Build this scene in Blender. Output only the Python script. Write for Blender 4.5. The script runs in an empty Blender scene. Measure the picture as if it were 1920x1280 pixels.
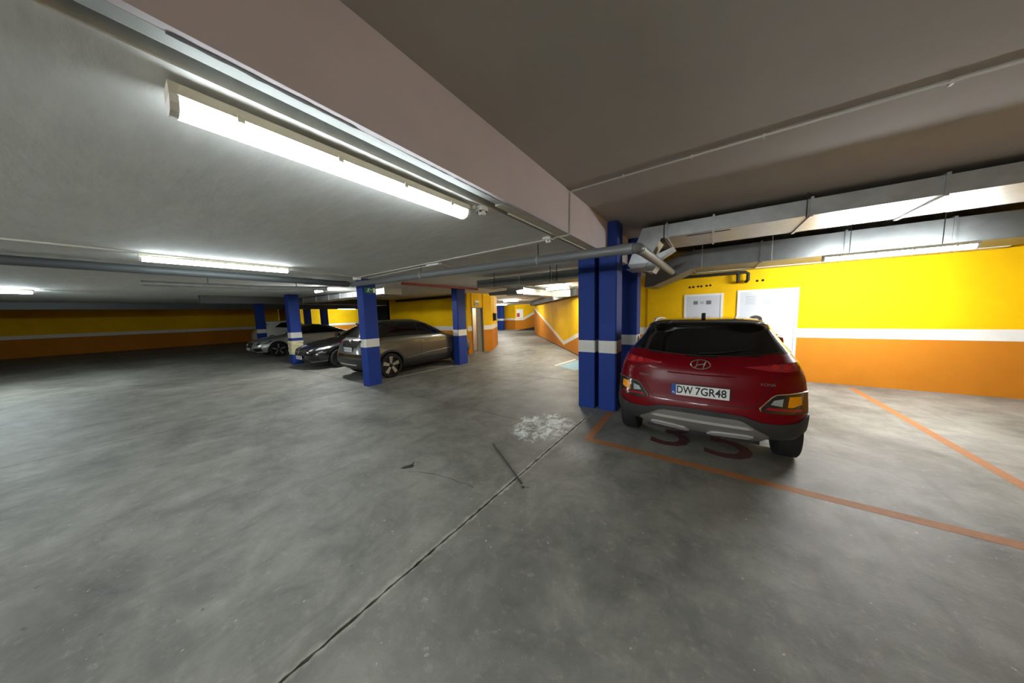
import bpy, bmesh, math, random
import numpy as np
from mathutils import Vector, Matrix
from mathutils.bvhtree import BVHTree
random.seed(7)
SC = bpy.context.scene
COL = SC.collection

# ------------------------------------------------------------------ camera
F_PX, PITCH, ROLL, YAW, CAM_H = 534.97, math.radians(5.563), math.radians(-1.4903), math.radians(-35.0087), 1.66
fwd = Vector((math.sin(YAW) * math.cos(PITCH), math.cos(YAW) * math.cos(PITCH), -math.sin(PITCH)))
rt0 = Vector((math.cos(YAW), -math.sin(YAW), 0)); up0 = rt0.cross(fwd)
rt = rt0 * math.cos(ROLL) + up0 * math.sin(ROLL); up = up0 * math.cos(ROLL) - rt0 * math.sin(ROLL)
cd = bpy.data.cameras.new('camera'); cam = bpy.data.objects.new('camera', cd); COL.objects.link(cam)
cd.sensor_fit = 'HORIZONTAL'; cd.sensor_width = 36; cd.lens = 36 * F_PX / 1920; cd.clip_start = .05; cd.clip_end = 200
cam.matrix_world = Matrix(((rt.x, up.x, -fwd.x, 0), (rt.y, up.y, -fwd.y, 0), (rt.z, up.z, -fwd.z, CAM_H), (0, 0, 0, 1)))
SC.camera = cam

# ------------------------------------------------------------------ world, exposure
w = bpy.data.worlds.new('world'); SC.world = w; w.use_nodes = True
w.node_tree.nodes['Background'].inputs[0].default_value = (.8, .85, .8, 1)
w.node_tree.nodes['Background'].inputs[1].default_value = 0.0
vs = SC.view_settings
vs.view_transform = 'Standard'; vs.look = 'None'; vs.gamma = 1; vs.use_curve_mapping = False; vs.exposure = 2.42
SC.cycles.max_bounces = 8; SC.cycles.diffuse_bounces = 5; SC.cycles.glossy_bounces = 4
SC.cycles.caustics_reflective = False; SC.cycles.caustics_refractive = False
SC.cycles.sample_clamp_indirect = 6

# ------------------------------------------------------------------ materials
def lin(c):
    f = lambda v: (v / 12.92 if v <= .04045 else ((v + .055) / 1.055) ** 2.4)
    return tuple(f(v / 255) for v in c) + (1,)
def mat(name, rgb, rough=.6, metal=0, var=0, scale=6, bump=0, bscale=40, coat=0, stretch=None, spec=.5, rvar=0, detail=6):
    m = bpy.data.materials.new(name); m.use_nodes = True
    N, L = m.node_tree.nodes, m.node_tree.links; b = N['Principled BSDF']
    c = lin(rgb)
    b.inputs['Base Color'].default_value = c; b.inputs['Roughness'].default_value = rough
    b.inputs['Metallic'].default_value = metal; b.inputs['Specular IOR Level'].default_value = spec
    b.inputs['Coat Weight'].default_value = coat; b.inputs['Coat Roughness'].default_value = .04
    if var or bump or rvar:
        tc = N.new('ShaderNodeTexCoord'); mp = N.new('ShaderNodeMapping'); L.new(tc.outputs['Object'], mp.inputs[0])
        if stretch: mp.inputs['Scale'].default_value = stretch
        n = N.new('ShaderNodeTexNoise'); n.inputs['Scale'].default_value = scale; n.inputs['Detail'].default_value = detail
        n.inputs['Roughness'].default_value = .65
        L.new(mp.outputs[0], n.inputs['Vector'])
        if var:
            r = N.new('ShaderNodeValToRGB')
            r.color_ramp.elements[0].position = .3; r.color_ramp.elements[1].position = .72
            r.color_ramp.elements[0].color = tuple(max(0, x * (1 - var)) for x in c[:3]) + (1,)
            r.color_ramp.elements[1].color = tuple(min(1, x * (1 + var * .7)) for x in c[:3]) + (1,)
            L.new(n.outputs[0], r.inputs[0]); L.new(r.outputs[0], b.inputs['Base Color'])
        if rvar:
            mr = N.new('ShaderNodeMapRange'); mr.inputs[3].default_value = rough - rvar; mr.inputs[4].default_value = rough + rvar
            L.new(n.outputs[0], mr.inputs[0]); L.new(mr.outputs[0], b.inputs['Roughness'])
        if bump:
            n2 = N.new('ShaderNodeTexNoise'); n2.inputs['Scale'].default_value = bscale; n2.inputs['Detail'].default_value = 5
            L.new(mp.outputs[0], n2.inputs['Vector'])
            bp = N.new('ShaderNodeBump'); bp.inputs['Strength'].default_value = bump; bp.inputs['Distance'].default_value = .01
            L.new(n2.outputs[0], bp.inputs['Height']); L.new(bp.outputs[0], b.inputs['Normal'])
    return m
def emit(name, rgb, strength):
    m = bpy.data.materials.new(name); m.use_nodes = True; b = m.node_tree.nodes['Principled BSDF']
    c = lin(rgb); b.inputs['Base Color'].default_value = (.8, .8, .8, 1)
    b.inputs['Emission Color'].default_value = c; b.inputs['Emission Strength'].default_value = strength
    return m

def floor_material():
    m = bpy.data.materials.new('polished_concrete'); m.use_nodes = True
    N, L = m.node_tree.nodes, m.node_tree.links; b = N['Principled BSDF']
    tc = N.new('ShaderNodeTexCoord')
    def noise(scale, detail=8, rough=.6, st=None, dist=0, rot=0):
        mp = N.new('ShaderNodeMapping'); L.new(tc.outputs['Object'], mp.inputs[0])
        if st: mp.inputs['Scale'].default_value = st
        mp.inputs['Rotation'].default_value = (0, 0, rot)
        n = N.new('ShaderNodeTexNoise'); n.inputs['Scale'].default_value = scale; n.inputs['Detail'].default_value = detail
        n.inputs['Roughness'].default_value = rough; n.inputs['Distortion'].default_value = dist
        L.new(mp.outputs[0], n.inputs['Vector']); return n.outputs[0]
    def ramp(src, p0, p1, c0, c1):
        r = N.new('ShaderNodeValToRGB'); r.color_ramp.elements[0].position = p0; r.color_ramp.elements[1].position = p1
        r.color_ramp.elements[0].color = c0; r.color_ramp.elements[1].color = c1; L.new(src, r.inputs[0]); return r.outputs[0]
    def mix(fac, a, c, mode='MIX'):
        x = N.new('ShaderNodeMixRGB'); x.blend_type = mode
        if isinstance(fac, float): x.inputs[0].default_value = fac
        else: L.new(fac, x.inputs[0])
        for i, v in ((1, a), (2, c)):
            if isinstance(v, tuple): x.inputs[i].default_value = v
            else: L.new(v, x.inputs[i])
        return x.outputs[0]
    def math_(op, a, v):
        x = N.new('ShaderNodeMath'); x.operation = op; x.use_clamp = True
        for i, q in ((0, a), (1, v)):
            if isinstance(q, (int, float)): x.inputs[i].default_value = q
            else: L.new(q, x.inputs[i])
        return x.outputs[0]
    W, B = (1, 1, 1, 1), (0, 0, 0, 1)
    base = ramp(noise(.55, 10, .62, dist=.6), .3, .72, lin((104, 103, 98)), lin((158, 157, 151)))
    base = mix(.75, base, ramp(noise(2.6, 10, .7, dist=.4), .3, .7, lin((84, 84, 80)), lin((202, 202, 196))), 'SOFT_LIGHT')
    base = mix(ramp(noise(14, 6, .7), .56, .75, B, (.35, .35, .35, 1)), base, lin((184, 182, 170)))
    # tyre tracks and scuffs: long streaks
    base = mix(ramp(noise(1.6, 5, .6, (3.0, .5, 1), .3, .5), .56, .74, B, (.5, .5, .5, 1)), base, lin((92, 90, 84)))
    base = mix(ramp(noise(2.3, 5, .6, (.45, 3.4, 1), .3, .25), .6, .78, B, (.45, .45, .45, 1)), base, lin((100, 98, 92)))
    # small dark drips
    base = mix(ramp(noise(9, 2, .4), .755, .80, B, (.8, .8, .8, 1)), base, lin((62, 60, 56)))
    base = mix(ramp(noise(31, 2, .4), .74, .78, B, (.6, .6, .6, 1)), base, lin((206, 204, 196)))
    # flaked white residue beside the joint near the double column
    def blob(cx, cy, rx, ry, th):
        mp = N.new('ShaderNodeMapping'); L.new(tc.outputs['Object'], mp.inputs[0])
        mp.inputs['Location'].default_value = (-cx / rx, -cy / ry, 0); mp.inputs['Scale'].default_value = (1 / rx, 1 / ry, 0)
        g = N.new('ShaderNodeTexGradient'); g.gradient_type = 'SPHERICAL'; L.new(mp.outputs[0], g.inputs[0])
        return g.outputs[1]
    fl = noise(7.5, 9, .72, dist=1.4, st=(1, .55, 1), rot=.6)
    s1 = math_('MULTIPLY', ramp(blob(-1.98, 3.58, .72, .85, 0), .0, .5, B, W), 1.0)
    s1 = ramp(math_('SUBTRACT', math_('ADD', fl, math_('MULTIPLY', s1, .36)), .36), .43, .58, B, W)
    s2 = ramp(math_('MULTIPLY', ramp(blob(-1.25, 3.1, .5, .55, 0), 0, .9, B, W), fl), .25, .5, B, (.35, .35, .35, 1))
    s3 = ramp(math_('SUBTRACT', math_('ADD', noise(11, 5, .6), math_('MULTIPLY', ramp(blob(-1.2, .82, .42, .5, 0), 0, .8, B, W), .3)), .3), .60, .66, B, (.6, .6, .6, 1))
    base = mix(math_('MULTIPLY', s1, .95), base, lin((236, 246, 244)))
    base = mix(s2, base, lin((200, 198, 200))); base = mix(s3, base, lin((205, 203, 195)))
    # pale spalled lime along the expansion joint x = -1.57
    sx = N.new('ShaderNodeSeparateXYZ'); L.new(tc.outputs['Object'], sx.inputs[0])
    d = N.new('ShaderNodeMath'); d.operation = 'ADD'; d.inputs[1].default_value = 1.57; L.new(sx.outputs[0], d.inputs[0])
    ab = N.new('ShaderNodeMath'); ab.operation = 'ABSOLUTE'; L.new(d.outputs[0], ab.inputs[0])
    near = ramp(ab.outputs[0], 0.0, .10, W, B)
    j = ramp(math_('MULTIPLY', near, noise(5, 8, .7)), .31, .46, B, (.75, .75, .75, 1))
    base = mix(j, base, lin((198, 196, 184)))
    near2 = ramp(ab.outputs[0], .02, .34, W, B)
    j2 = ramp(math_('MULTIPLY', near2, noise(2.2, 6, .7)), .32, .55, B, (.45, .45, .45, 1))
    base = mix(j2, base, lin((98, 95, 88)))
    L.new(base, b.inputs['Base Color'])
    mr = N.new('ShaderNodeMapRange'); mr.inputs[3].default_value = .46; mr.inputs[4].default_value = .68
    L.new(noise(3.5, 6, .6), mr.inputs[0]); L.new(mr.outputs[0], b.inputs['Roughness'])
    b.inputs['Specular IOR Level'].default_value = .42
    bp = N.new('ShaderNodeBump'); bp.inputs['Strength'].default_value = .22; bp.inputs['Distance'].default_value = .006
    L.new(noise(48, 6, .7), bp.inputs['Height']); L.new(bp.outputs[0], b.inputs['Normal'])
    return m

MT = {
 'floor': floor_material(),
 'joint': mat('joint_filler_dark', (52, 50, 46), .9, var=.3, scale=20),
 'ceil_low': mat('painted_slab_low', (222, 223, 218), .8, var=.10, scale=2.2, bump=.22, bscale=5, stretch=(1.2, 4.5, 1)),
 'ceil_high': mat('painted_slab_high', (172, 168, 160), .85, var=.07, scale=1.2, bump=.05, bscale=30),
 'beam': mat('beam_paint', (204, 196, 200), .75, var=.06, scale=1.5, bump=.06, bscale=25),
 'cream': mat('cream_paint', (205, 200, 185), .75, var=.15, scale=9, bump=.2, bscale=30),
 'strip': mat('white_joint_strip', (160, 164, 160), .6, var=.05, scale=5),
 'yellow': mat('yellow_wall_paint', (240, 190, 2), .75, spec=.2, var=.10, scale=1.4, bump=.05, bscale=60),
 'orange': mat('orange_wall_paint', (198, 124, 30), .75, spec=.2, var=.10, scale=1.4, bump=.05, bscale=60),
 'ochre': mat('ochre_wall_paint', (170, 118, 30), .7, var=.10, scale=1.4),
 'white': mat('white_band_paint', (226, 224, 216), .6, var=.07, scale=4),
 'blue': mat('blue_column_paint', (26, 58, 140), .6, spec=.3, var=.10, scale=2.5, bump=.08, bscale=50),
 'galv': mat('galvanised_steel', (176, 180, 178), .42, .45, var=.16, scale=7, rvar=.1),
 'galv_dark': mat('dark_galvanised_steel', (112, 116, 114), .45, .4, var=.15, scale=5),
 'pvc': mat('grey_pvc_pipe', (112, 116, 116), .42, var=.06, scale=5),
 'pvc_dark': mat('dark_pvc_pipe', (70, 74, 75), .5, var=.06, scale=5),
 'red_pipe': mat('red_pipe_paint', (140, 44, 36), .5, var=.08),
 'conduit': mat('white_conduit', (206, 204, 194), .5),
 'black': mat('black_plastic', (22, 22, 23), .5),
 'black_pipe': mat('black_insulated_pipe', (30, 29, 27), .7),
 'rod': mat('dark_steel_rod', (58, 56, 52), .5, .4),
 'wplastic': mat('white_plastic', (228, 228, 222), .4),
 'housing': mat('beige_lamp_housing', (196, 190, 168), .55),
 'lens_near': emit('lit_diffuser_near', (243, 252, 255), 6.0),
 'lens': emit('lit_diffuser', (238, 252, 255), 42.0),
 'lens_fill': emit('lit_diffuser_fill', (244, 250, 255), 90.0),  # emission of the added fill battens behind the viewpoint
 'lens_row': emit('lit_diffuser_row', (248, 250, 250), 110.0),
 'lens_wall': emit('lit_diffuser_wall', (255, 250, 236), 45.0),
 'lens_bay': emit('lit_diffuser_bay', (246, 250, 255), 70.0),
 'lens_left': emit('lit_diffuser_left', (236, 250, 255), 9.0),
 'lens_warm': emit('lit_diffuser_corridor', (255, 250, 240), 54.0),
 'lens_dim': emit('lit_diffuser_small', (240, 250, 255), 22.0),
 'door': mat('grey_door_paint', (196, 200, 202), .45, var=.03),
 'frame': mat('pale_door_frame', (222, 222, 216), .45),
 'door_dark': mat('grey_door_leaf', (120, 116, 106), .55),
 'plaster': mat('white_plaster', (214, 206, 208), .8, var=.05),
 'vent': mat('vent_grey', (140, 144, 146), .5),
 'hole': mat('dark_hole', (26, 14, 8), .9),
 'or_line': mat('orange_floor_line', (166, 108, 60), .7, var=.16, scale=16, bump=.1),
 'maroon': mat('maroon_floor_paint', (92, 52, 50), .75, var=.2, scale=14),
 'w_line': mat('worn_white_floor_line', (196, 196, 184), .7, var=.25, scale=12),
 'b_mark': mat('pale_blue_floor_paint', (126, 166, 180), .7, var=.12, scale=8),
 'foam': mat('beige_foam_wrap', (214, 206, 166), .85, var=.08, scale=8, bump=.2),
 'green': mat('green_sign', (16, 104, 74), .5),
 'sign_white': mat('sign_white', (236, 240, 232), .5),
 'red': mat('signal_red', (176, 34, 30), .45),
 'car_red': mat('dark_red_car_paint', (106, 0, 12), .30, .0, coat=.18, spec=.16, var=.05, scale=300),
 'car_black': mat('black_car_paint', (10, 10, 12), .22, coat=1),
 'car_grey': mat('gunmetal_car_paint', (80, 80, 73), .34, .35, coat=.7),
 'car_silver': mat('silver_car_paint', (176, 178, 176), .32, .5, coat=1),
 'car_white': mat('white_car_paint', (226, 228, 224), .3, coat=1),
 'glass': mat('dark_car_glass', (7, 9, 9), .06, spec=.7),
 'gloss': mat('gloss_black_roof', (16, 15, 15), .16, coat=1),
 'clad': mat('dark_grey_cladding', (46, 46, 44), .6, bump=.05, bscale=200),
 'skid': mat('silver_grey_skid', (128, 126, 120), .45, .3),
 'skid_light': mat('pale_skid_blade', (196, 194, 188), .4, .3),
 'chrome': mat('chrome', (225, 225, 225), .12, 1),
 'tyre': mat('tyre_rubber', (22, 22, 22), .8, bump=.1, bscale=90),
 'rim': mat('machined_alloy', (196, 192, 182), .3, .8),
 'rim_dark': mat('black_wheel', (24, 24, 25), .35, .3),
 'amber': mat('amber_lens', (236, 150, 20), .2, coat=.6),
 'red_lens': mat('red_lens', (150, 16, 30), .12, coat=1),
 'clear_lens': mat('clear_lens', (196, 200, 200), .08, .5, coat=1),
 'lamp_dark': mat('smoked_lamp', (38, 36, 36), .15, coat=1),
 'plate': mat('plate_white', (226, 228, 222), .45),
 'plate_ink': mat('plate_ink', (18, 18, 18), .5),
 'plate_blue': mat('plate_blue', (24, 62, 150), .45),
}

# ------------------------------------------------------------------ mesh helpers
def origin_of(o):
    p = Vector((0, 0, 0))
    while o: p += o.location; o = o.parent
    return p
class MB:
    def __init__(s): s.v, s.f = [], []
    def add(s, vs_, fs):
        k = len(s.v); s.v += [tuple(v) for v in vs_]; s.f += [tuple(i + k for i in f) for f in fs]; return s
    def box(s, x0, x1, y0, y1, z0, z1):
        return s.add([(x0, y0, z0), (x1, y0, z0), (x1, y1, z0), (x0, y1, z0), (x0, y0, z1), (x1, y0, z1), (x1, y1, z1), (x0, y1, z1)],
                     [(3, 2, 1, 0), (4, 5, 6, 7), (0, 1, 5, 4), (1, 2, 6, 5), (2, 3, 7, 6), (3, 0, 4, 7)])
    def prism(s, poly, fn, a, b):
        """poly: 2D points; fn(u, v, t) -> 3D"""
        n = len(poly)
        vs_ = [fn(u, v, a) for u, v in poly] + [fn(u, v, b) for u, v in poly]
        return s.add(vs_, [tuple(range(n))[::-1], tuple(range(n, 2 * n))] + [(i, (i + 1) % n, n + (i + 1) % n, n + i) for i in range(n)])
    def tube(s, pts, r, n=10, caps=True, close=False):
        pts = [Vector(p) for p in pts]; m = len(pts); rings = []
        nrm = None
        for i, p in enumerate(pts):
            if close: t = pts[(i + 1) % m] - pts[i - 1]
            else: t = pts[min(i + 1, m - 1)] - pts[max(i - 1, 0)]
            t.normalize()
            if nrm is None:
                nrm = t.orthogonal().normalized()
            else:
                nrm = (nrm - t * nrm.dot(t)).normalized()
            bi = t.cross(nrm)
            rr = r[i] if isinstance(r, (list, tuple)) else r
            rings.append([p + (nrm * math.cos(a) + bi * math.sin(a)) * rr for a in (2 * math.pi * k / n for k in range(n))])
        fs = []
        for i in range(m if close else m - 1):
            a, b = i * n, ((i + 1) % m) * n
            fs += [(a + k, a + (k + 1) % n, b + (k + 1) % n, b + k) for k in range(n)]
        if caps and not close: fs += [tuple(range(n))[::-1], tuple(range((m - 1) * n, m * n))]
        return s.add([v for r_ in rings for v in r_], fs)
    def lathe(s, prof, centre, axis='x', n=32):
        """prof: (radius, offset along axis)"""
        vs_, fs = [], []; c = Vector(centre)
        for r, o in prof:
            for k in range(n):
                a = 2 * math.pi * k / n; u, v = r * math.cos(a), r * math.sin(a)
                vs_.append(c + (Vector((o, u, v)) if axis == 'x' else Vector((u, o, v)) if axis == 'y' else Vector((u, v, o))))
        for i in range(len(prof) - 1):
            fs += [(i * n + k, i * n + (k + 1) % n, (i + 1) * n + (k + 1) % n, (i + 1) * n + k) for k in range(n)]
        fs += [tuple(range(n))[::-1], tuple(range((len(prof) - 1) * n, len(prof) * n))]
        return s.add(vs_, fs)
    def build(s, name, m, parent=None, smooth=False, bevel=0, local=False):
        me = bpy.data.meshes.new(name); off = Vector((0, 0, 0)) if local else origin_of(parent)
        me.from_pydata([tuple(Vector(v) - off) for v in s.v], [], s.f)
        bm = bmesh.new(); bm.from_mesh(me)
        if bevel:
            bmesh.ops.bevel(bm, geom=list(bm.edges), offset=bevel, segments=1, affect='EDGES', profile=.5)
        bmesh.ops.recalc_face_normals(bm, faces=bm.faces); bm.to_mesh(me); bm.free()
        return finish(name, me, m, parent, smooth)
def finish(name, me, m, parent=None, smooth=False):
    mm = MT[m] if isinstance(m, str) else m
    if mm.name not in [x.name for x in me.materials if x]: me.materials.append(mm)
    if smooth:
        for p in me.polygons: p.use_smooth = True
        try: me.set_sharp_from_angle(angle=math.radians(38 if smooth is True else smooth))
        except Exception: pass
    o = bpy.data.objects.new(name, me); COL.objects.link(o)
    if parent: o.parent = parent
    return o
def tag(o, label=None, cat=None, group=None, kind=None):
    if label: o['label'] = label
    if cat: o['category'] = cat
    if group: o['group'] = group
    if kind: o['kind'] = kind
    return o
def thing(name, loc, label, cat, group=None):
    o = bpy.data.objects.new(name, None); COL.objects.link(o); o.location = loc; o.empty_display_size = .2
    return tag(o, label, cat, group)
def box(name, m, x0, x1, y0, y1, z0, z1, parent=None, bevel=0):
    return MB().box(x0, x1, y0, y1, z0, z1).build(name, m, parent, bevel=bevel)
XZ = lambda u, v, t: (u, t, v)
YZ = lambda u, v, t: (t, u, v)
XY = lambda u, v, t: (u, v, t)
def arc_pts(p0, p1, p2, r, n=6):
    """polyline p0-p1-p2 with the corner rounded"""
    p0, p1, p2 = map(Vector, (p0, p1, p2)); a = (p0 - p1).normalized() * r + p1; b = (p2 - p1).normalized() * r + p1
    return [p0] + [(a * (1 - t) ** 2 + p1 * 2 * t * (1 - t) + b * t * t) for t in (k / n for k in range(n + 1))] + [p2]
def text_obj(name, body, size, m, parent, mtx, depth=.001, align='CENTER', sx=1, weight=0):
    cu = bpy.data.curves.new(name, 'FONT'); cu.body = body; cu.size = size; cu.extrude = depth; cu.align_x = align; cu.align_y = 'CENTER'
    cu.resolution_u = 3; cu.offset = weight
    t = bpy.data.objects.new(name, cu); COL.objects.link(t)
    dg = bpy.context.evaluated_depsgraph_get(); me = bpy.data.meshes.new_from_object(t.evaluated_get(dg))
    bpy.data.objects.remove(t); bpy.data.curves.remove(cu)
    me.name = name; me.transform(mtx @ Matrix.Diagonal((sx, 1, 1, 1)))
    me.materials.clear()
    return finish(name, me, m, parent)
def face_minus_y(x, y, z):          # text read from -Y (x to the right, up = z)
    return Matrix.Translation((x, y, z)) @ Matrix.Rotation(math.pi / 2, 4, 'X')
def face_plus_x(x, y, z):           # text read from +X side
    return Matrix.Translation((x, y, z)) @ Matrix.Rotation(math.pi / 2, 4, 'Z') @ Matrix.Rotation(math.pi / 2, 4, 'X')

# ================================================================== STRUCTURE
ZL, ZH, XB, XJ = 2.57, 3.06, -1.40, -1.57       # low slab, high slab, beam face, expansion joint
X0, X1, Y0, Y1 = -31.0, 6.0, -13.0, 29.0
fl = tag(box('floor', 'joint', X0, X1, Y0, Y1, -.12, -.035), 'grey concrete floor of the garage with dark joints', kind='structure')
def slab(x0, x1, y0, y1, jr=None):
    """one poured floor field; jr: side whose edge is crumbled"""
    g = .008; pts = []
    def edge(a, b, rough):
        n = max(1, int((Vector(b) - Vector(a)).length / .035)) if rough else 1
        for k in range(n):
            p = Vector(a).lerp(Vector(b), k / n)
            if rough and k: p.x += random.uniform(-.004, .0045) * (1.8 if random.random() < .12 else 1)
            pts.append((p.x, p.y))
    a, b, c, d = (x0 + g, y0 + g), (x1 - g, y0 + g), (x1 - g, y1 - g), (x0 + g, y1 - g)
    edge(a, b, 0); edge(b, c, jr == 'r'); edge(c, d, 0); edge(d, a, jr == 'l')
    MB().prism(pts, XY, -.035, 0).build('slab', 'floor', fl)
slab(XJ, X1, Y0, Y1, 'l')
slab(-6.82, XJ, Y0, 3.6, 'r'); slab(-6.82, XJ, 3.6, 6.4, 'r'); slab(-6.82, XJ, 6.4, Y1, 'r')
slab(X0, -6.82, Y0, 3.6); slab(X0, -6.82, 3.6, Y1)

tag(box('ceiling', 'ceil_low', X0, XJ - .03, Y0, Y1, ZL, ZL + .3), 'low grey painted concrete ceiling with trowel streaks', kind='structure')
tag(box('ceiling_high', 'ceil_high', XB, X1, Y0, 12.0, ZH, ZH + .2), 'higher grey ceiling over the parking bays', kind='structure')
bm_ = tag(MB().prism([(XB, ZL), (XB, ZH + .2), (-1.54, ZH + .2), (-1.54, ZL + .07), (-1.436, ZL + .07), (-1.436, ZL)], XZ, Y0, 12.0).build('ceiling_beam', 'beam'), 'pinkish grey concrete beam face along the ceiling step', kind='structure')
tag(box('ceiling_joint', 'joint', XJ - .03, XJ + .03, Y0, 12.0, ZL + .06, ZL + .25), 'dark recessed expansion joint in the ceiling', kind='structure')
# white sealing strip under the joint lip, slightly bowed towards the lamp
s = MB()
prof = [(-1.4365, ZL - .0005), (-1.47, ZL + .002), (-1.51, ZL + .007), (-1.54, ZL + .02), (-1.54, ZL + .069), (-1.4365, ZL + .069)]
s.prism(prof, lambda u, v, t: (u, t, v), Y0, 2.0); s.build('joint_strip', 'strip', bm_)
MB().prism([(-1.4365, ZL), (-1.54, ZL), (-1.54, ZL + .069), (-1.4365, ZL + .069)], XZ, 2.001, 12.0).build('joint_strip', 'cream', bm_)
c = MB(); rnd = random.Random(3)
ys = np.linspace(.2, 2.4, 70); wv = [max(.0006, .0022 * (1 + math.sin(y * 5) * .6) * rnd.uniform(.2, 1.6) + (.006 if y < .78 else 0)) for y in ys]
c.add([(-1.437 + rnd.uniform(-.002, .002) + q * wv[i], y, ZL - .002) for i, y in enumerate(ys) for q in (-1, 1)], [(2 * i, 2 * i + 1, 2 * i + 3, 2 * i + 2) for i in range(len(ys) - 1)])
c.build('crack', 'joint', bm_)
box('joint_edge_trim', 'conduit', -1.553, -1.541, 2.2, 4.70, ZL - .012, ZL, bm_)

def painted_wall(name, p, q, z0, z1, label, thick=.15, upper='yellow', lower='orange', stripe=True, s0=.975, s1=1.175):
    """wall from p to q (seen from its right-hand side walking p -> q), with dado and white stripe as thin coats"""
    p, q = Vector(p), Vector(q); d = (q - p).normalized(); n = Vector((d.y, -d.x))
    def quad(a, b, off, za, zb, nm, m, par):
        t = MB(); o1 = n * off; o2 = -n * thick if par is None else n * (off - .004)
        pts = [a + o2, b + o2, b + o1, a + o1]
        t.add([(u.x, u.y, z) for z in (za, zb) for u in pts], [(3, 2, 1, 0), (4, 5, 6, 7), (0, 1, 5, 4), (1, 2, 6, 5), (2, 3, 7, 6), (3, 0, 4, 7)])
        return t.build(nm, m, par)
    wl = tag(quad(p, q, 0, z0, z1, name, upper, None), label, kind='structure')
    if stripe:
        quad(p, q, .004, z0, s0, 'dado', lower, wl); quad(p, q, .006, s0, s1, 'stripe', 'white', wl)
    return wl
# wall behind the red car (faces -Y), its left return, and the room's outer walls
WR = 8.77
wr = painted_wall('wall_right_bay', (-1.48, WR), (X1, WR), 0, ZH, 'bright yellow wall with white stripe behind the red car')
painted_wall('wall_right_return', (-2.9, 8.95), (-1.48, WR + .03), 0, ZH, 'shaded narrow yellow wall beside the blue columns')
# corner block with the doorway (faces -Y behind the grey car, faces +X with the door, then diagonal)
painted_wall('wall_parked_cars', (-14.5, 8.95), (-8.42, 8.95), 0, ZL, 'yellow wall with white stripe behind the grey car')
DX = -8.33
wd = painted_wall('wall_doorway', (DX, 9.72), (-8.27, 10.23), 0, ZL, 'yellow and orange wall right of the open doorway')
painted_wall('wall_doorway_side', (-8.42, 8.80), (-8.385, 9.02), 0, ZL, 'yellow and orange pier left of the open doorway')
tag(box('wall_doorway_head', 'yellow', -8.55, -8.355, 9.02, 9.72, 1.98, ZL), 'yellow wall over the open doorway', kind='structure')
painted_wall('wall_corridor_left', (-8.27, 10.23), (-9.6, 12.35), 0, ZL, 'narrow lit yellow wall at the corridor corner')
tag(MB().box(-14.5, -14.3, 8.95, 14, 0, ZL).build('wall_stair', 'ochre'), 'ochre end wall of the parking rows', kind='structure')
# V-striped corridor wall
V0, V1 = Vector((-11.65, 19.84)), Vector((-2.75, 8.50)); vd = (V1 - V0).normalized(); vn = Vector((vd.y, -vd.x))
if vn.dot(Vector((0, 0)) - V0) < 0: vn = -vn
def vwall(u, z, off): p = V0 + vd * u + vn * off; return (p.x, p.y, z)
VL = (V1 - V0).length
u_of = lambda x, y: (Vector((x, y)) - V0).dot(vd)
ua, ub, uc = u_of(-11.38, 19.49), u_of(-5.54, 12.06), u_of(-4.07, 10.19)
vw = tag(MB().prism([(0, 0), (VL, 0), (VL, ZL), (0, ZL)], lambda u, v, t: vwall(u, v, t), -.2, 0).build('wall_corridor_right', 'yellow'), 'long corridor wall with zigzag white stripe, yellow above orange', kind='structure')
slope2 = (.88 - .33) / (uc - ub); zE = .33 + slope2 * (VL - ub)
z00 = 2.07 + (2.07 - .33) / (ub - ua) * ua
MB().prism([(0, 0), (VL, 0), (VL, zE - .1), (ub, .2), (0, z00 - .12)], lambda u, v, t: vwall(u, v, t), 0, .004).build('dado', 'orange', vw)
MB().prism([(0, z00 - .17), (ub, .17), (VL, zE - .15), (VL, zE), (ub, .34), (0, z00)], lambda u, v, t: vwall(u, v, t), 0, .007).build('stripe', 'white', vw)
MB().prism([(0, 0), (VL, 0), (VL, .035), (0, .035)], lambda u, v, t: vwall(u, v, t), 0, .012).build('skirting', 'joint', vw)
# far end of the corridor
fw = painted_wall('wall_corridor_end', (-22, 25.0), (-15.9, 25.0), 0, ZL, 'far yellow and brown wall at the corridor end', lower='orange')
painted_wall('wall_corridor_pier', (-16.6, 24.35), (-15.7, 24.75), 0, ZL, 'yellow pier with poster at the corridor end')
rw = tag(MB().prism([(-15.75, 0), (-11.2, 0), (-11.2, ZL), (-15.75, ZL)], lambda u, v, t: (u, 24.7 + (u + 15.75) * .55 + t, v), 0, .2).build('wall_ramp', 'yellow'), 'ramp wall with rising diagonal white stripe, orange below', kind='structure')
rp = lambda u, v, t: (u, 24.7 + (u + 15.75) * .55 - t, v)
MB().prism([(-15.75, 0), (-11.2, 0), (-11.2, ZL), (-13.2, ZL), (-15.75, 1.0)], rp, 0, .006).build('dado', 'orange', rw)
MB().prism([(-15.75, .98), (-13.2, ZL), (-13.6, ZL), (-15.75, 1.25)], rp, 0, .012).build('stripe', 'white', rw)
tag(MB().prism([(-15.7, 0), (-11.0, 0), (-11.0, .95)], lambda u, v, t: (u, 24.6 + (u + 15.75) * .55 + t, v), -1.6, -.02).build('floor_ramp', 'joint'), 'dark ramp rising beside the far orange wall', kind='structure')
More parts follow.
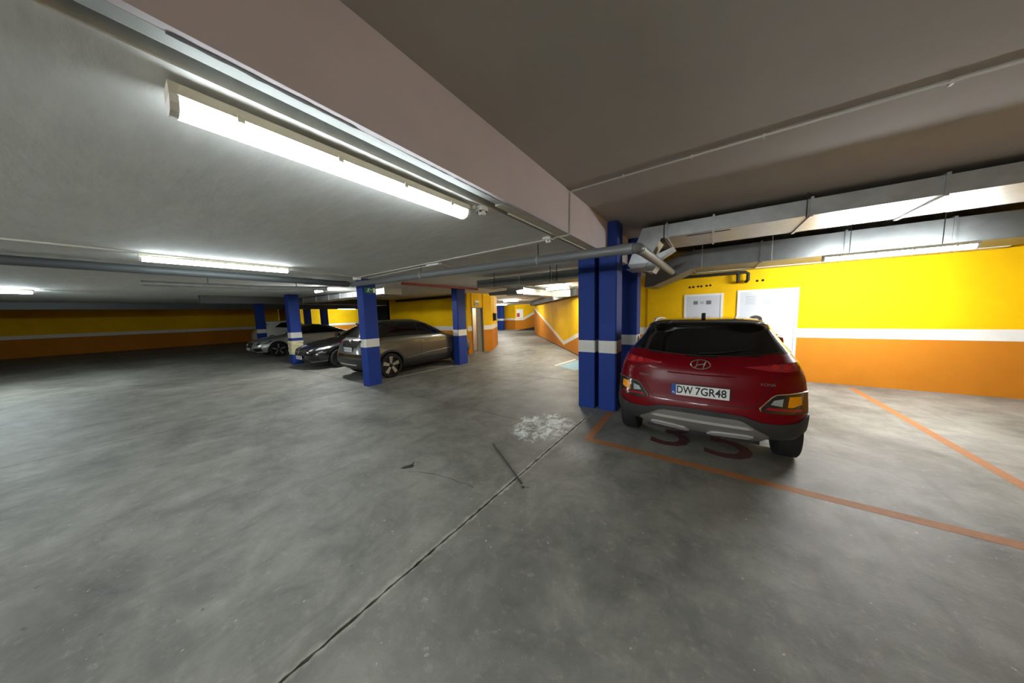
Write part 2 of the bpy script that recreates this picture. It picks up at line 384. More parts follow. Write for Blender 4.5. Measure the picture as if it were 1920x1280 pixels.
# outer walls
painted_wall('wall_far_left', (-30, Y0), (-30, 28), 0, ZL, 'distant bright yellow wall with white stripe on the left')
tag(box('wall_near', 'ochre', X0, X1, Y0 - .2, Y0, 0, ZH), 'plain wall behind the viewpoint', kind='structure')
painted_wall('wall_right_end', (X1 - .05, WR), (X1 - .05, Y0), 0, ZH, 'yellow end wall of the right hand bays')
tag(box('wall_back', 'ochre', X0, X1, Y1 - .1, Y1, 0, ZL), 'ochre wall closing the far end', kind='structure')
# black panel painted in place of the unlit opening between far bays
tag(box('wall_opening_shade', 'black_pipe', -16.9, -14.55, 9.2, 9.3, 0, 2.3), 'black panel standing for the unlit opening left of the yellow wall', kind='structure')
tag(box('wall_ochre_far', 'ochre', -29.9, -26.5, 8.6, 8.75, 0, ZL), 'ochre wall beyond the white car', kind='structure')

# ------------------------------------------------------------------ doorway, doors
dj = tag(MB().box(-8.50, -8.36, 9.02, 9.06, 0, 1.98).box(-8.49, -8.34, 9.68, 9.72, 0, 1.98).box(-8.49, -8.34, 9.02, 9.72, 1.94, 1.98).build('door_1', 'door_dark'), 'open doorway with grey frame in the yellow corner block', kind='structure')
box('leaf', 'door_dark', -8.44, -8.40, 9.36, 9.70, .02, 1.95, dj)
tag(MB().box(-10.2, -10.1, 9.12, 10.1, 0, ZL).box(-10.2, -8.6, 10.0, 10.1, 0, ZL).build('wall_inner_room', 'plaster'), 'white plaster wall inside the small room', kind='structure')
def service_door(nm, x0, x1, z1, label):
    d = tag(MB().box(x0, x0 + .05, WR - .03, WR, 0, z1).box(x1 - .05, x1, WR - .03, WR, 0, z1).box(x0 + .05, x1 - .05, WR - .03, WR, z1 - .05, z1).build(nm, 'frame'), label, kind='structure')
    box('leaf', 'door', x0 + .05, x1 - .05, WR - .018, WR - .002, 0, z1 - .05, d)
    return d
d1 = service_door('door_2', -.60, .22, 2.03, 'pale grey service door with two small vents behind the red car')
def vent_grid(x0, x1, z0, z1, par):
    v = box('vent', 'vent', x0, x1, WR - .024, WR - .017, z0, z1, par)
    for k in range(5):
        zz = z0 + (k + .5) * (z1 - z0) / 5
        box('louvre', 'joint', x0 + .008, x1 - .008, WR - .027, WR - .023, zz - .004, zz + .004, v)
vent_grid(-.40, -.30, 1.77, 1.86, d1); vent_grid(-.12, -.02, 1.77, 1.86, d1)
MB().box(-.255, -.175, WR - .022, WR - .017, 1.785, 1.805).box(-.255, -.175, WR - .022, WR - .017, 1.82, 1.84).build('notice', 'vent', d1)
d2 = service_door('door_3', .49, 1.55, 2.07, 'wide pale grey service door with louvred slots')
for cx in (.74, 1.06, 1.36):
    for k in range(6):
        box('louvre', 'vent', cx - .09, cx + .09, WR - .024, WR - .017, 1.74 + k * .035, 1.748 + k * .035, d2)
for x, z in ((-.49, 2.215), (-.41, 2.22), (-.31, 2.225), (-.24, 2.225), (-.13, 2.23), (-.055, 2.235), (.835, 2.27), (.935, 2.275)):
    h = MB().lathe([(.026, 0), (.026, .006)], (x, WR - .006, z), 'y', 14).build('pipe_hole', 'hole', wr)

# ================================================================== COLUMNS
def column(x0, x1, y0, y1, ztop, label, chamfer=.02, s0=.972, s1=1.175, group='blue garage columns'):
    t = thing('column', ((x0 + x1) / 2, (y0 + y1) / 2, 0), label, 'column', group)
    def sh(e, za, zb, nm, m):
        c_ = chamfer
        poly = [(x0 - e + c_, y0 - e), (x1 + e - c_, y0 - e), (x1 + e, y0 - e + c_), (x1 + e, y1 + e - c_), (x1 + e - c_, y1 + e), (x0 - e + c_, y1 + e), (x0 - e, y1 + e - c_), (x0 - e, y0 - e + c_)]
        return MB().prism(poly, XY, za, zb).build(nm, m, t)
    sh(0, 0, ztop, 'shaft', 'blue'); sh(.002, s0, s1, 'stripe', 'white')
    return t
colA = column(-6.98, -6.73, 3.53, 3.90, ZL, 'blue column carrying the green exit sign, beside the grey car', .03, .945, 1.142)
colB = column(-7.13, -6.86, 6.72, 7.12, ZL, 'blue column by the open doorway, in front of the grey car nose', .02)
colG1 = column(-1.89, -1.60, 4.71, 5.06, ZL, 'left half of the blue double column split by the joint', .012)
colG2 = column(-1.54, -1.25, 4.71, 5.06, ZH, 'right half of the blue double column, rising past the beam', .02)
colD = column(-1.60, -1.215, 6.08, 6.40, ZH, 'blue column between the double column and the yellow wall', .012)
colC = column(-12.97, -12.62, 3.92, 4.27, ZL, 'blue column wrapped in beige foam between black and silver cars', .02)
colE = column(-20.05, -19.7, 4.7, 5.05, ZL, 'dark blue column at the left edge in front of the white car', .02)
column(-18.25, -17.95, 23.5, 23.85, ZL, 'left half of the distant blue double column in the corridor', .01)
column(-17.88, -17.58, 23.5, 23.85, ZL, 'right half of the distant blue double column in the corridor', .01)
column(-24.6, -24.2, 9.6, 10.0, ZL, 'distant dark blue column against the bright yellow wall', .01)
column(-26.6, -26.2, 9.2, 9.6, ZL, 'distant lighter blue column beside a dark opening', .01)
# foam wrap (lumpy sleeve)
fm = MB(); n = 40; zs = np.linspace(.36, .87, 12); rg = random.Random(5)
for iz, z in enumerate(zs):
    for k in range(n):
        a = 2 * math.pi * k / n; cx, cy = math.cos(a), math.sin(a); q = max(abs(cx), abs(cy))
        r = .2 / q; r = min(r, .255) + .012 * math.sin(iz * 1.9 + k * .3) + rg.uniform(-.003, .003)
        if iz in (0, 11): r = .178 / q if .178 / q < .25 else .25
        fm.v.append((-12.795 + cx * r, 4.095 + cy * r, z))
for iz in range(len(zs) - 1):
    for k in range(n): fm.f.append((iz * n + k, iz * n + (k + 1) % n, (iz + 1) * n + (k + 1) % n, (iz + 1) * n + k))
fm.build('foam_wrap', 'foam', colC, smooth=True)
# knob on column A and the emergency exit sign
kb = thing('wall_knob', (-6.99, 3.52, 1.08), 'small black knob on the white stripe of the exit sign column', 'knob')
MB().lathe([(.012, -.02), (.03, -.025), (.034, -.06), (.022, -.075)], (-6.90, 3.53, 1.085), 'y', 14).build('knob', 'black', kb, smooth=True)
es = thing('exit_sign', (-6.725, 3.72, 2.24), 'small green emergency exit sign with running man and arrow', 'sign')
box('panel', 'green', -6.728, -6.716, 3.60, 3.88, 2.23, 2.37, es)
sg = MB(); fx = lambda u, v, t: (t, 3.60 + u, 2.23 + v)
sg.prism([(.085, .06), (.10, .11), (.115, .108), (.10, .055)], fx, -6.716, -6.714)
sg.prism([(.10, .115), (.112, .128), (.124, .115), (.112, .104)], fx, -6.716, -6.714)
sg.prism([(.085, .06), (.055, .03), (.048, .036), (.078, .072)], fx, -6.716, -6.714)
sg.prism([(.10, .058), (.118, .04), (.112, .02), (.104, .02), (.108, .038), (.092, .05)], fx, -6.716, -6.714)
sg.prism([(.10, .10), (.068, .092), (.068, .10), (.098, .11)], fx, -6.716, -6.714)
sg.prism([(.13, .085), (.145, .10), (.145, .091), (.195, .091), (.195, .079), (.145, .079), (.145, .07)], fx, -6.716, -6.714)
sg.prism([(.21, .02), (.265, .02), (.265, .125), (.21, .125)], fx, -6.716, -6.714)
sg.build('pictogram', 'sign_white', es)
ds = thing('door_sign', (-8.35, 9.3, 2.08), 'small green sign plate above the open doorway', 'sign')
box('panel', 'green', -8.355, -8.345, 9.16, 9.46, 2.05, 2.14, ds); box('arrow', 'sign_white', -8.345, -8.343, 9.22, 9.40, 2.085, 2.105, ds)
el = thing('emergency_light', (-8.33, 9.3, 2.17), 'small white emergency light above the doorway sign', 'light fitting')
box('case', 'wplastic', -8.355, -8.31, 9.17, 9.47, 2.18, 2.26, el, .008); box('lens', 'door', -8.31, -8.305, 9.19, 9.45, 2.19, 2.23, el)

# ================================================================== LAMPS
def batten(a, b, zc, lens, label, w_=.10, hang=None):
    """weatherproof fluorescent batten from a to b (x, y), fixed under a ceiling at zc"""
    a, b = Vector(a), Vector(b); L_ = (b - a).length; d = (b - a).normalized(); n = Vector((-d.y, d.x)); mid = (a + b) / 2
    t = thing('ceiling_light', (mid.x, mid.y, zc - .11), label, 'light', 'fluorescent ceiling lights')
    P = lambda s_, q, z: (a.x + d.x * s_ + n.x * q, a.y + d.y * s_ + n.y * q, zc + z)
    h = w_ / 2
    MB().prism([(-h * .9, -.002), (-h, -.045), (h, -.045), (h * .9, -.002)], lambda u, v, q: P(q, u, v), 0, L_).build('housing', 'housing', t)
    prof = [(-h * .98, -.046), (-h * .92, -.075), (-h * .62, -.098), (0, -.106), (h * .62, -.098), (h * .92, -.075), (h * .98, -.046)]
    MB().prism(prof, lambda u, v, q: P(q, u, v), .025, L_ - .025).build('diffuser', lens, t)
    for s0 in (.0, L_ - .025):
        MB().prism([(x * 1.02, z * 1.01) for x, z in prof], lambda u, v, q: P(q, u, v), s0, s0 + .025).build('end_cap', 'wplastic', t)
    if hang:
        for s_ in (L_ * .2, L_ * .8): MB().tube([P(s_, 0, 0), P(s_, 0, hang - zc)], .005, 6).build('hanger_rod', 'rod', t)
    k = max(2, int(L_ / .32))
    for i in range(k):
        s_ = L_ * (i + .5) / k
        for sd in (-1, 1):
            MB().prism([(sd * h * 1.0, -.03), (sd * h * 1.0, -.062), (sd * h * 1.09, -.058), (sd * h * 1.09, -.034)], lambda u, v, q: P(q, u, v), s_ - .012, s_ + .012).build('clip', 'housing', t)
    return t
batten((-1.715, .22), (-1.695, 1.80), ZL - .02, 'lens_near', 'long lit fluorescent batten beside the ceiling beam', .11)
batten((-6.12, .35), (-6.08, 1.95), ZL, 'lens_left', 'lit fluorescent batten at the far left of the low ceiling')
batten((-4.72, 8.9), (-3.85, 8.9), ZL - .03, 'lens_warm', 'lit batten glowing beside the corridor ducts')
batten((-11.5, 15.6), (-10.3, 15.6), ZL, 'lens_warm', 'lit batten deep inside the corridor')
batten((-27.6, 12.2), (-27.6, 13.8), ZL, 'lens', 'lit batten in front of the distant bright yellow wall')
batten((-10.15, 3.9), (-9.5, 3.86), ZL, 'lens_row', 'short lit batten over the black car', .07)
batten((1.5, 7.05), (3.0, 7.05), 2.50, 'lens_bay', 'lit batten hung between the ducts right of the red car', hang=ZH)
batten((-6.35, 12.55), (-5.75, 11.8), ZL - .02, 'lens_wall', 'lit batten washing the zigzag corridor wall')
batten((-16.6, 21.2), (-15.3, 21.2), ZL, 'lens_warm', 'lit batten before the distant double column')
batten((-14.0, -2.5), (-14.0, -.9), ZL, 'lens', 'added fill batten over the left aisle')  # added lamp, gives fill light from the left aisle
batten((-3.4, -4.8), (-1.9, -4.8), 2.32, 'lens_fill', 'added fill batten hung unseen behind the viewpoint under the low ceiling', hang=ZL)  # unseen lamp added to brighten faces turned to the viewpoint
batten((-1.1, -7.6), (.4, -7.6), 2.6, 'lens_fill', 'added fill batten unseen behind the viewpoint under the high ceiling', hang=ZH)  # second unseen lamp, added as fill from the back
batten((-9.6, 9.3), (-9.0, 9.3), ZL, 'lens_dim', 'small batten inside the room behind the open doorway', .07)

# ================================================================== DUCTS
def metal_box(par, x0, x1, y0, y1, z0, z1, nm='panel', m='galv'):
    return box(nm, m, x0, x1, y0, y1, z0, z1, par, .004)
# upper duct over the red car: panels with flanges
t = thing('air_duct', (1.5, 5.7, 2.8), 'upper galvanised air duct hung above the red car', 'duct')
xs = [-.62, -.02, .98, 1.98, 2.98, 3.98]
for a, b in zip(xs[:-1], xs[1:]): metal_box(t, a, b - .006, 5.2, 6.2, 2.79, 2.99)
for x in xs[:-1]: box('flange', 'galv', x - .018, x + .012, 5.18, 6.22, 2.77, 3.01, t)
box('slot', 'black', -.36, .18, 5.30, 5.335, 2.784, 2.791, t)
for x in (-.66, .93): MB().tube([(x, 5.17, 3.06), (x, 5.17, 2.76)], .006, 6).build('hanger_rod', 'rod', t)
box('hanger_bar', 'rod', -.68, -.64, 5.1, 6.2, 2.75, 2.77, t)
# dropped end: sloping box with angled outlet
P = MB()
fr = [(-.62, 2.99), (-.98, 2.99), (-1.20, 2.42), (-1.14, 2.36), (-.93, 2.36), (-.80, 2.62), (-.70, 2.79), (-.62, 2.79)]
P.prism(fr, XZ, 5.2, 5.62); P.build('drop_end', 'galv', t)
box('drop_flange', 'galv', -1.215, -.91, 5.18, 5.64, 2.345, 2.365, t)
o = MB().prism([(-.93, 2.43), (-.86, 2.56), (-.70, 2.46), (-.82, 2.28), (-.92, 2.30)], XZ, 5.22, 5.60).build('outlet', 'galv', t)
MB().prism([(-.86, 2.55), (-.55, 2.66), (-.52, 2.63), (-.80, 2.46)], XZ, 5.35, 5.6).build('branch', 'galv', t)
# lower duct along the yellow wall, with sloping tail
t = thing('air_duct', (1.5, 8.0, 2.55), 'lower galvanised air duct along the yellow wall, sloping down at its left end', 'duct')
xs = [-.36, .75, 1.85, 2.95, 4.05]
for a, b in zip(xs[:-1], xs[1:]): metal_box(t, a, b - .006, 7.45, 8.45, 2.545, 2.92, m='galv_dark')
for x in xs[:-1]: box('flange', 'galv_dark', x - .018, x + .012, 7.43, 8.47, 2.525, 2.94, t)
MB().prism([(-.36, 2.545), (-.36, 2.92), (-1.30, 2.62), (-1.34, 2.21), (-1.16, 2.21)], XZ, 7.45, 8.45).build('sloping_tail', 'galv_dark', t)
box('bottom_lip', 'housing', -.36, 3.9, 8.45, 8.72, 2.53, 2.548, t)
for x in (-.21, .9): MB().tube([(x, 7.42, 3.06), (x, 7.42, 2.53)], .006, 6).build('hanger_rod', 'galv', t)
# duct behind the drain pipe (centre)
t = thing('air_duct', (-3.2, 5.4, 2.27), 'flat galvanised duct crossing left of the blue double column', 'duct')
xs = [-4.55, -4.02, -3.35, -2.6, -1.92]
for a, b in zip(xs[:-1], xs[1:]):
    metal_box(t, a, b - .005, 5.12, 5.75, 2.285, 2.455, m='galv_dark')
for x in xs[1:-1]: box('flange', 'galv', x - .012, x + .008, 5.105, 5.765, 2.27, 2.47, t)
for x in (-4.02, -2.62, -2.48): MB().tube([(x, 5.1, ZL), (x, 5.1, 2.265)], .008, 6).build('hanger_rod', 'rod', t)
# corridor duct with flared hood
t = thing('air_duct', (-5.4, 9.5, 2.27), 'bright galvanised duct over the corridor with a flared dark hood', 'duct')
for a, b in ((8.0, 9.3), (9.3, 10.8)): metal_box(t, -5.75, -5.1, a, b - .006, 2.29, 2.50)
for y in (8.0, 9.3): box('flange', 'galv', -5.765, -5.085, y - .01, y + .02, 2.275, 2.515, t)
metal_box(t, -5.1, -3.95, 10.1, 10.75, 2.25, 2.5); box('flange', 'galv', -4.72, -4.69, 10.08, 10.77, 2.235, 2.515, t)
MB().add([(-5.75, 8.0, 2.46), (-5.1, 8.0, 2.46), (-5.1, 8.0, 2.30), (-5.75, 8.0, 2.30), (-6.05, 7.35, 2.36), (-4.95, 7.35, 2.36), (-4.95, 7.42, 2.27), (-6.05, 7.42, 2.27)],
         [(0, 1, 2, 3), (7, 6, 5, 4), (0, 4, 5, 1), (1, 5, 6, 2), (2, 6, 7, 3), (3, 7, 4, 0)]).build('hood', 'galv_dark', t)
# duct above the parked cars
t = thing('air_duct', (-11, 5.2, 2.3), 'dark galvanised duct above the parked black car', 'duct')
xs = [-14.2, -12.9, -11.8, -10.9, -10.0, -9.1, -8.1]
for a, b in zip(xs[:-1], xs[1:]): metal_box(t, a, b - .006, 4.95, 5.5, 2.36, 2.53, m='galv')
for x in xs: box('flange', 'galv', x - .015, x + .01, 4.93, 5.52, 2.345, 2.545, t)
# dark trunking along the top of the striped corridor wall
MB().prism([(.0, 2.24), (.28, 2.24), (.28, 2.5), (.0, 2.5)], lambda u, v, q: vwall(q, v, u), .3, VL - 1.5).build('cable_trunking', 'black_pipe', vw)
MB().prism([(.28, 2.26), (.36, 2.26), (.36, 2.46), (.28, 2.46)], lambda u, v, q: vwall(q, v, u), .25, .45).build('trunking_end', 'black', vw)
# dark downstand beams over far bays
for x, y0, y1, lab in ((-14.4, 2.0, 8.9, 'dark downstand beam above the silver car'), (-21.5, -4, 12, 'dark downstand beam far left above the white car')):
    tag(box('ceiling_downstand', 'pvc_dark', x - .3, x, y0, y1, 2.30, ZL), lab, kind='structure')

# ================================================================== PIPES
def pipe(name, pts, r, m, label, cat='pipe', n=16, collars=(), clamps=()):
    t = thing(name, tuple(pts[0]), label, cat)
    MB().tube(pts, r, n).build('tube', m, t, smooth=True)
    for a, b in collars: MB().tube([a, b], r * 1.1, n).build('collar', m, t, smooth=True)
    for p, ztop in clamps:
        MB().tube([(p[0] - .012, p[1], p[2]), (p[0] + .012, p[1], p[2])], r * 1.12, n).build('clamp', 'galv', t)
        MB().tube([(p[0], p[1], p[2] + r), (p[0], p[1], ztop)], .006, 6).build('hanger_rod', 'rod', t)
    return t
PY = 3.40
pts = [(-6.86, PY, 2.425), (-4, PY, 2.39)] + [tuple(v) for v in arc_pts((-1.6, PY, 2.35), (-.68, PY, 2.335), (-.68, 4.4, 2.36), .07, 5)] + [(-.68, 6.55, 2.40)]
pipe('drain_pipe', pts, .056, 'pvc', 'grey drain pipe crossing in front of the double column with an elbow',
     collars=[((-.86, PY, 2.338), (-.73, PY, 2.336)), ((-.68, 3.45, 2.337), (-.68, 3.56, 2.34))], clamps=[((-1.92, PY, 2.354), ZL), ((-4.35, PY, 2.394), ZL)])
pipe('drain_pipe', [(-6.86, 3.32, 2.43), (-6.9, 2.4, 2.44), (-7.0, 0, 2.46), (-7.2, -4, 2.49)], .06, 'pvc_dark', 'dark drain pipe running left from the exit sign column',
     collars=[((-6.86, 3.28, 2.43), (-6.87, 3.16, 2.432)), ((-6.89, 2.6, 2.438), (-6.9, 2.45, 2.439))])
pipe('supply_pipe', [(-7.9, 3.3, 2.40), (-8.5, 2.2, 2.40), (-8.9, .5, 2.42)], .05, 'galv', 'pale metal pipe below the dark drain pipe on the left', clamps=[((-8.2, 2.75, 2.40), ZL), ((-8.7, 1.35, 2.41), ZL)])
pipe('sprinkler_pipe', [(-6.47, 4.4, 2.495), (-6.42, 6, 2.495), (-6.38, 7.2, 2.495)], .035, 'red_pipe', 'red painted sprinkler pipe above the doorway column')
pipe('sprinkler_pipe', [(-3.9, 6.3, 2.49), (-3.1, 6.3, 2.49), (-2.2, 6.3, 2.49)], .035, 'red_pipe', 'short red pipe stretch behind the centre duct')
dp = pipe('dark_pipe', [(-.95, 8.6, 2.47), (0, 8.6, 2.475), (.50, 8.6, 2.48)] + [(.60, 8.6, 2.475), (.655, 8.6, 2.44), (.655, 8.6, 2.29), (.64, 8.66, 2.27), (.64, 8.77, 2.27)], .035, 'black_pipe', 'black pipe under the duct turning down into the yellow wall', n=12)
MB().tube([(.46, 8.60, 2.47), (.475, 8.60, 2.44), (.475, 8.60, 2.29), (.48, 8.68, 2.27), (.48, 8.77, 2.27)], .032, 12).build('tube', 'black_pipe', dp, smooth=True)
pipe('dark_pipe', [(-13.5, 8.86, 2.47), (-8.5, 8.86, 2.47)], .05, 'black_pipe', 'dark pipe along the top of the yellow wall behind the grey car')

# ------------------------------------------------------------------ conduits and small ceiling fittings
def conduit(pts, label, r=.009, m='conduit', clips=()):
    t = thing('conduit', tuple(pts[0]), label, 'conduit')
    MB().tube(pts, r, 8).build('tube', m, t, smooth=True)
    for p in clips: box('clip', m, p[0] - .008, p[0] + .008, p[1] - .014, p[1] + .02, p[2] - .012, p[2] + .012, t)
CY = 3.22
conduit([(-6.45, 3.34, ZL - .018), (-4.5, 3.29, ZL - .018), (-1.72, CY, ZL - .018)], 'white conduit along the low ceiling to the exit sign column',
        clips=[(x, 3.22 + (-1.72 - x) * .0253, ZL - .018) for x in (-2.2, -2.75, -3.3, -3.95, -4.6, -5.4)])
conduit([(-1.60, CY, ZL - .012), (-1.44, CY, ZL - .012), (-1.40, CY, ZL - .006), (-1.388, CY, ZL + .03), (-1.388, CY + .02, ZH - .04), (-1.37, CY + .02, ZH - .013), (-.27, 3.23, ZH - .012), (.9, 3.22, ZH - .012), (5.9, 3.2, ZH - .012)],
        'thin conduit climbing the beam and crossing the high ceiling', clips=[(x, 3.23, ZH - .012) for x in (-.8, -.2, .3, 1.2)])
conduit([(-6.35, 3.52, ZL - .03), (-5.3, 3.45, ZL - .03), (-4.13, 3.36, ZL - .04)], 'thin white cable left of the small ceiling box', .007)
conduit([(-3.78, 3.37, ZL - .04), (-3.95, 3.75, ZL - .03), (-4.05, 4.1, ZL - .02)], 'thin white cable right of the small ceiling box', .007)
conduit([(-6.45, 3.3, ZL - .015), (-6.3, 2.2, ZL - .015), (-6.0, .4, ZL - .015), (-5.8, -3, ZL - .015)], 'pale conduit beside the far left batten', .012)
conduit([(-1.735, 1.80, ZL - .012), (-1.69, 1.86, ZL - .012), (-1.665, 1.90, ZL - .012)], 'short cable between near batten and smoke detector', .008, 'housing')
def detector(x, y, zc, label, square=False):
    t = thing('smoke_detector', (x, y, zc - .06), label, 'detector')
    if square:
        box('base', 'wplastic', x - .055, x + .055, y - .055, y + .055, zc - .03, zc, t, .006)
    else:
        MB().lathe([(.052, 0), (.055, -.02), (.05, -.034)], (x, y, zc), 'z', 24).build('base', 'wplastic', t, smooth=True)
        box('cable_boss', 'wplastic', x - .03, x + .0, y - .085, y - .04, zc - .03, zc, t, .004)
    MB().lathe([(.034, -.03), (.036, -.05), (.026, -.066), (.012, -.07)], (x, y, zc), 'z', 20).build('sensor', 'wplastic', t, smooth=True)
    for k in range(4):
        a = k * math.pi / 2 + .4; MB().box(x + .034 * math.cos(a) - .008, x + .034 * math.cos(a) + .008, y + .034 * math.sin(a) - .008, y + .034 * math.sin(a) + .008, zc - .047, zc - .038).build('vent_slit', 'joint', t)
detector(-1.645, 1.95, ZL, 'round white smoke detector at the end of the near batten')
detector(-1.66, 3.19, ZL, 'square white smoke detector where the conduit reaches the beam', True)
jb = thing('junction_box', (-3.95, 3.36, ZL - .05), 'small white box on the low ceiling between two cables', 'junction box')
box('case', 'wplastic', -4.12, -3.80, 3.32, 3.40, ZL - .055, ZL, jb, .01)
jb = thing('junction_box', (-6.5, 3.36, ZL - .06), 'white junction box above the exit sign column', 'junction box')
box('case', 'wplastic', -6.62, -6.48, 3.30, 3.42, ZL - .07, ZL, jb, .01)
# call point on corridor corner with cable
ph = thing('call_box', (-8.6, 10.82, 1.36), 'black call box with white cable on the corridor corner', 'call box')
nv = Vector((.847, .531)); pw = lambda s_, o_: Vector((-8.27, 10.23)) + Vector((-.531, .847)) * s_ + nv * o_
q0, q1, q2, q3 = pw(.45, .005), pw(.85, .005), pw(.85, .14), pw(.45, .14)
MB().add([(p.x, p.y, z) for z in (1.36, 1.70) for p in (q0, q1, q2, q3)], [(3, 2, 1, 0), (4, 5, 6, 7), (0, 1, 5, 4), (1, 2, 6, 5), (2, 3, 7, 6), (3, 0, 4, 7)]).build('case', 'black', ph)
a, b = pw(.65, .03), pw(.65, .16)
MB().tube([(a.x, a.y, 2.5), (a.x, a.y, 2.1), (a.x, a.y, 1.72), (b.x, b.y, 1.66), (b.x, b.y, 1.45)], .02, 8).build('cable', 'wplastic', ph, smooth=True)
# poster on the far pier
po = thing('poster', (-16.2, 24.45, 1.3), 'small red and white poster on the far pier', 'poster')
pd = Vector((.9, .4)).normalized(); pn = Vector((pd.y, -pd.x))
def pq(s0, s1, z0, z1, off, nm, m):
    a_, b_ = Vector((-16.6, 24.35)) + pd * s0, Vector((-16.6, 24.35)) + pd * s1
    MB().add([(u.x + pn.x * o_, u.y + pn.y * o_, z) for z in (z0, z1) for u in (a_, b_) for o_ in (off, off + .01)], [(0, 2, 3, 1), (4, 5, 7, 6), (0, 1, 5, 4), (2, 6, 7, 3), (0, 4, 6, 2), (1, 3, 7, 5)]).build(nm, m, po)
pq(.15, .85, 1.2, 2.1, .01, 'sheet', 'sign_white'); pq(.2, .5, 1.3, 1.7, .022, 'red_block', 'red')

# ================================================================== FLOOR MARKINGS
def mark(name, poly, m, label, cat='floor marking', z=.0012, group=None):  # thin paint film on the slab
    o = MB().prism(poly, XY, .0003, z).build(name, m); return tag(o, label, cat, group)
mark('bay_line', [(-1.33, 3.47), (-1.23, 3.55), (-1.255, 4.69), (-1.36, 4.69)], 'or_line', 'short worn orange bay line leading to the double column')
mark('bay_line', [(-1.31, 3.44), (.5, 3.40), (2.4, 3.37), (2.4, 3.48), (.5, 3.505), (-1.24, 3.55)], 'or_line', 'long orange bay line in front of the red car')
mark('bay_line', [(2.3, 3.485), (2.4, 3.485), (2.4, 8.5), (2.3, 8.5)], 'or_line', 'orange bay line along the right side of the red car')
mark('aisle_line', [(-7.11, 3.93), (-7.05, 3.93), (-6.93, 6.5), (-6.99, 6.5)], 'w_line', 'thin worn white line between the blue columns by the grey car')
mark('disabled_bay_mark', [(-3.86, 8.0), (-3.15, 7.6), (-3.0, 8.6), (-3.75, 9.3)], 'b_mark', 'pale blue painted floor patch by the zigzag wall')
mark('bay_edge_mark', [(-4.05, 8.05), (-3.92, 7.98), (-3.82, 9.35), (-3.95, 9.5)], 'w_line', 'white edge stripe beside the pale blue floor patch')
nb = text_obj('bay_number', '35', 1.25, 'maroon', None, Matrix.Translation((-.08, 4.22, .0006)), .0005, sx=.95)
tag(nb, 'maroon bay number painted on the floor under the red car', 'bay number')
rod = MB().tube([(-2.25, 2.73, .007), (-1.95, 2.527, .008), (-1.47, 2.2, .007)], .007, 8).build('steel_rod', 'rod', smooth=True)
tag(rod, 'thin dark rod lying across the floor joint', 'rod')
st = MB().lathe([(.012, 0), (.016, .006), (.007, .012)], (-1.43, 2.16, 0), 'z', 10).build('pebble', 'rod'); tag(st, 'tiny dark pebble next to the steel rod tip', 'pebble')

# ================================================================== CARS
def pchip(x, y, xi):
    x, y, xi = np.asarray(x, float), np.asarray(y, float), np.asarray(xi, float)
    h = np.diff(x); dl = np.diff(y) / h; d = np.zeros(len(x))
    for i in range(1, len(x) - 1):
        if dl[i - 1] * dl[i] > 0:
            w1, w2 = 2 * h[i] + h[i - 1], h[i] + 2 * h[i - 1]; d[i] = (w1 + w2) / (w1 / dl[i - 1] + w2 / dl[i])
    d[0], d[-1] = dl[0], dl[-1]
    k = np.clip(np.searchsorted(x, xi, 'right') - 1, 0, len(x) - 2); t = (xi - x[k]) / h[k]
    return ((1 + 2 * t) * (1 - t) ** 2 * y[k] + t * (1 - t) ** 2 * h[k] * d[k] + t * t * (3 - 2 * t) * y[k + 1] + t * t * (t - 1) * h[k] * d[k + 1])
SEG = [5, 5, 4, 4, 4, 12, 12, 4, 4, 4, 5, 5]
def outline(yr, yf, w_, br, lr, bf, lf):
    ym = (yr + br + lr + yf - bf - lf) / 2
    P_ = [(0, yr), (.45 * w_, yr + .12 * br), (.76 * w_, yr + .48 * br), (.93 * w_, yr + br + .12 * lr), (.985 * w_, yr + br + .5 * lr), (w_, yr + br + lr), (w_, ym),
          (w_, yf - bf - lf), (.985 * w_, yf - bf - .5 * lf), (.93 * w_, yf - bf - .12 * lf), (.76 * w_, yf - .48 * bf), (.45 * w_, yf - .12 * bf), (0, yf)]
    full = [(-P_[1][0], P_[1][1])] + P_ + [(-P_[-2][0], P_[-2][1])]
    s_ = np.concatenate([[0], np.cumsum([max(1e-5, math.dist(full[i], full[i + 1])) for i in range(len(full) - 1)])])
    q = [];
    for i, n_ in enumerate(SEG): q += [s_[i + 1] + (s_[i + 2] - s_[i + 1]) * k / n_ for k in range(n_)]
    q.append(s_[len(P_)])
    return list(zip(pchip(s_, [p[0] for p in full], q), pchip(s_, [p[1] for p in full], q)))
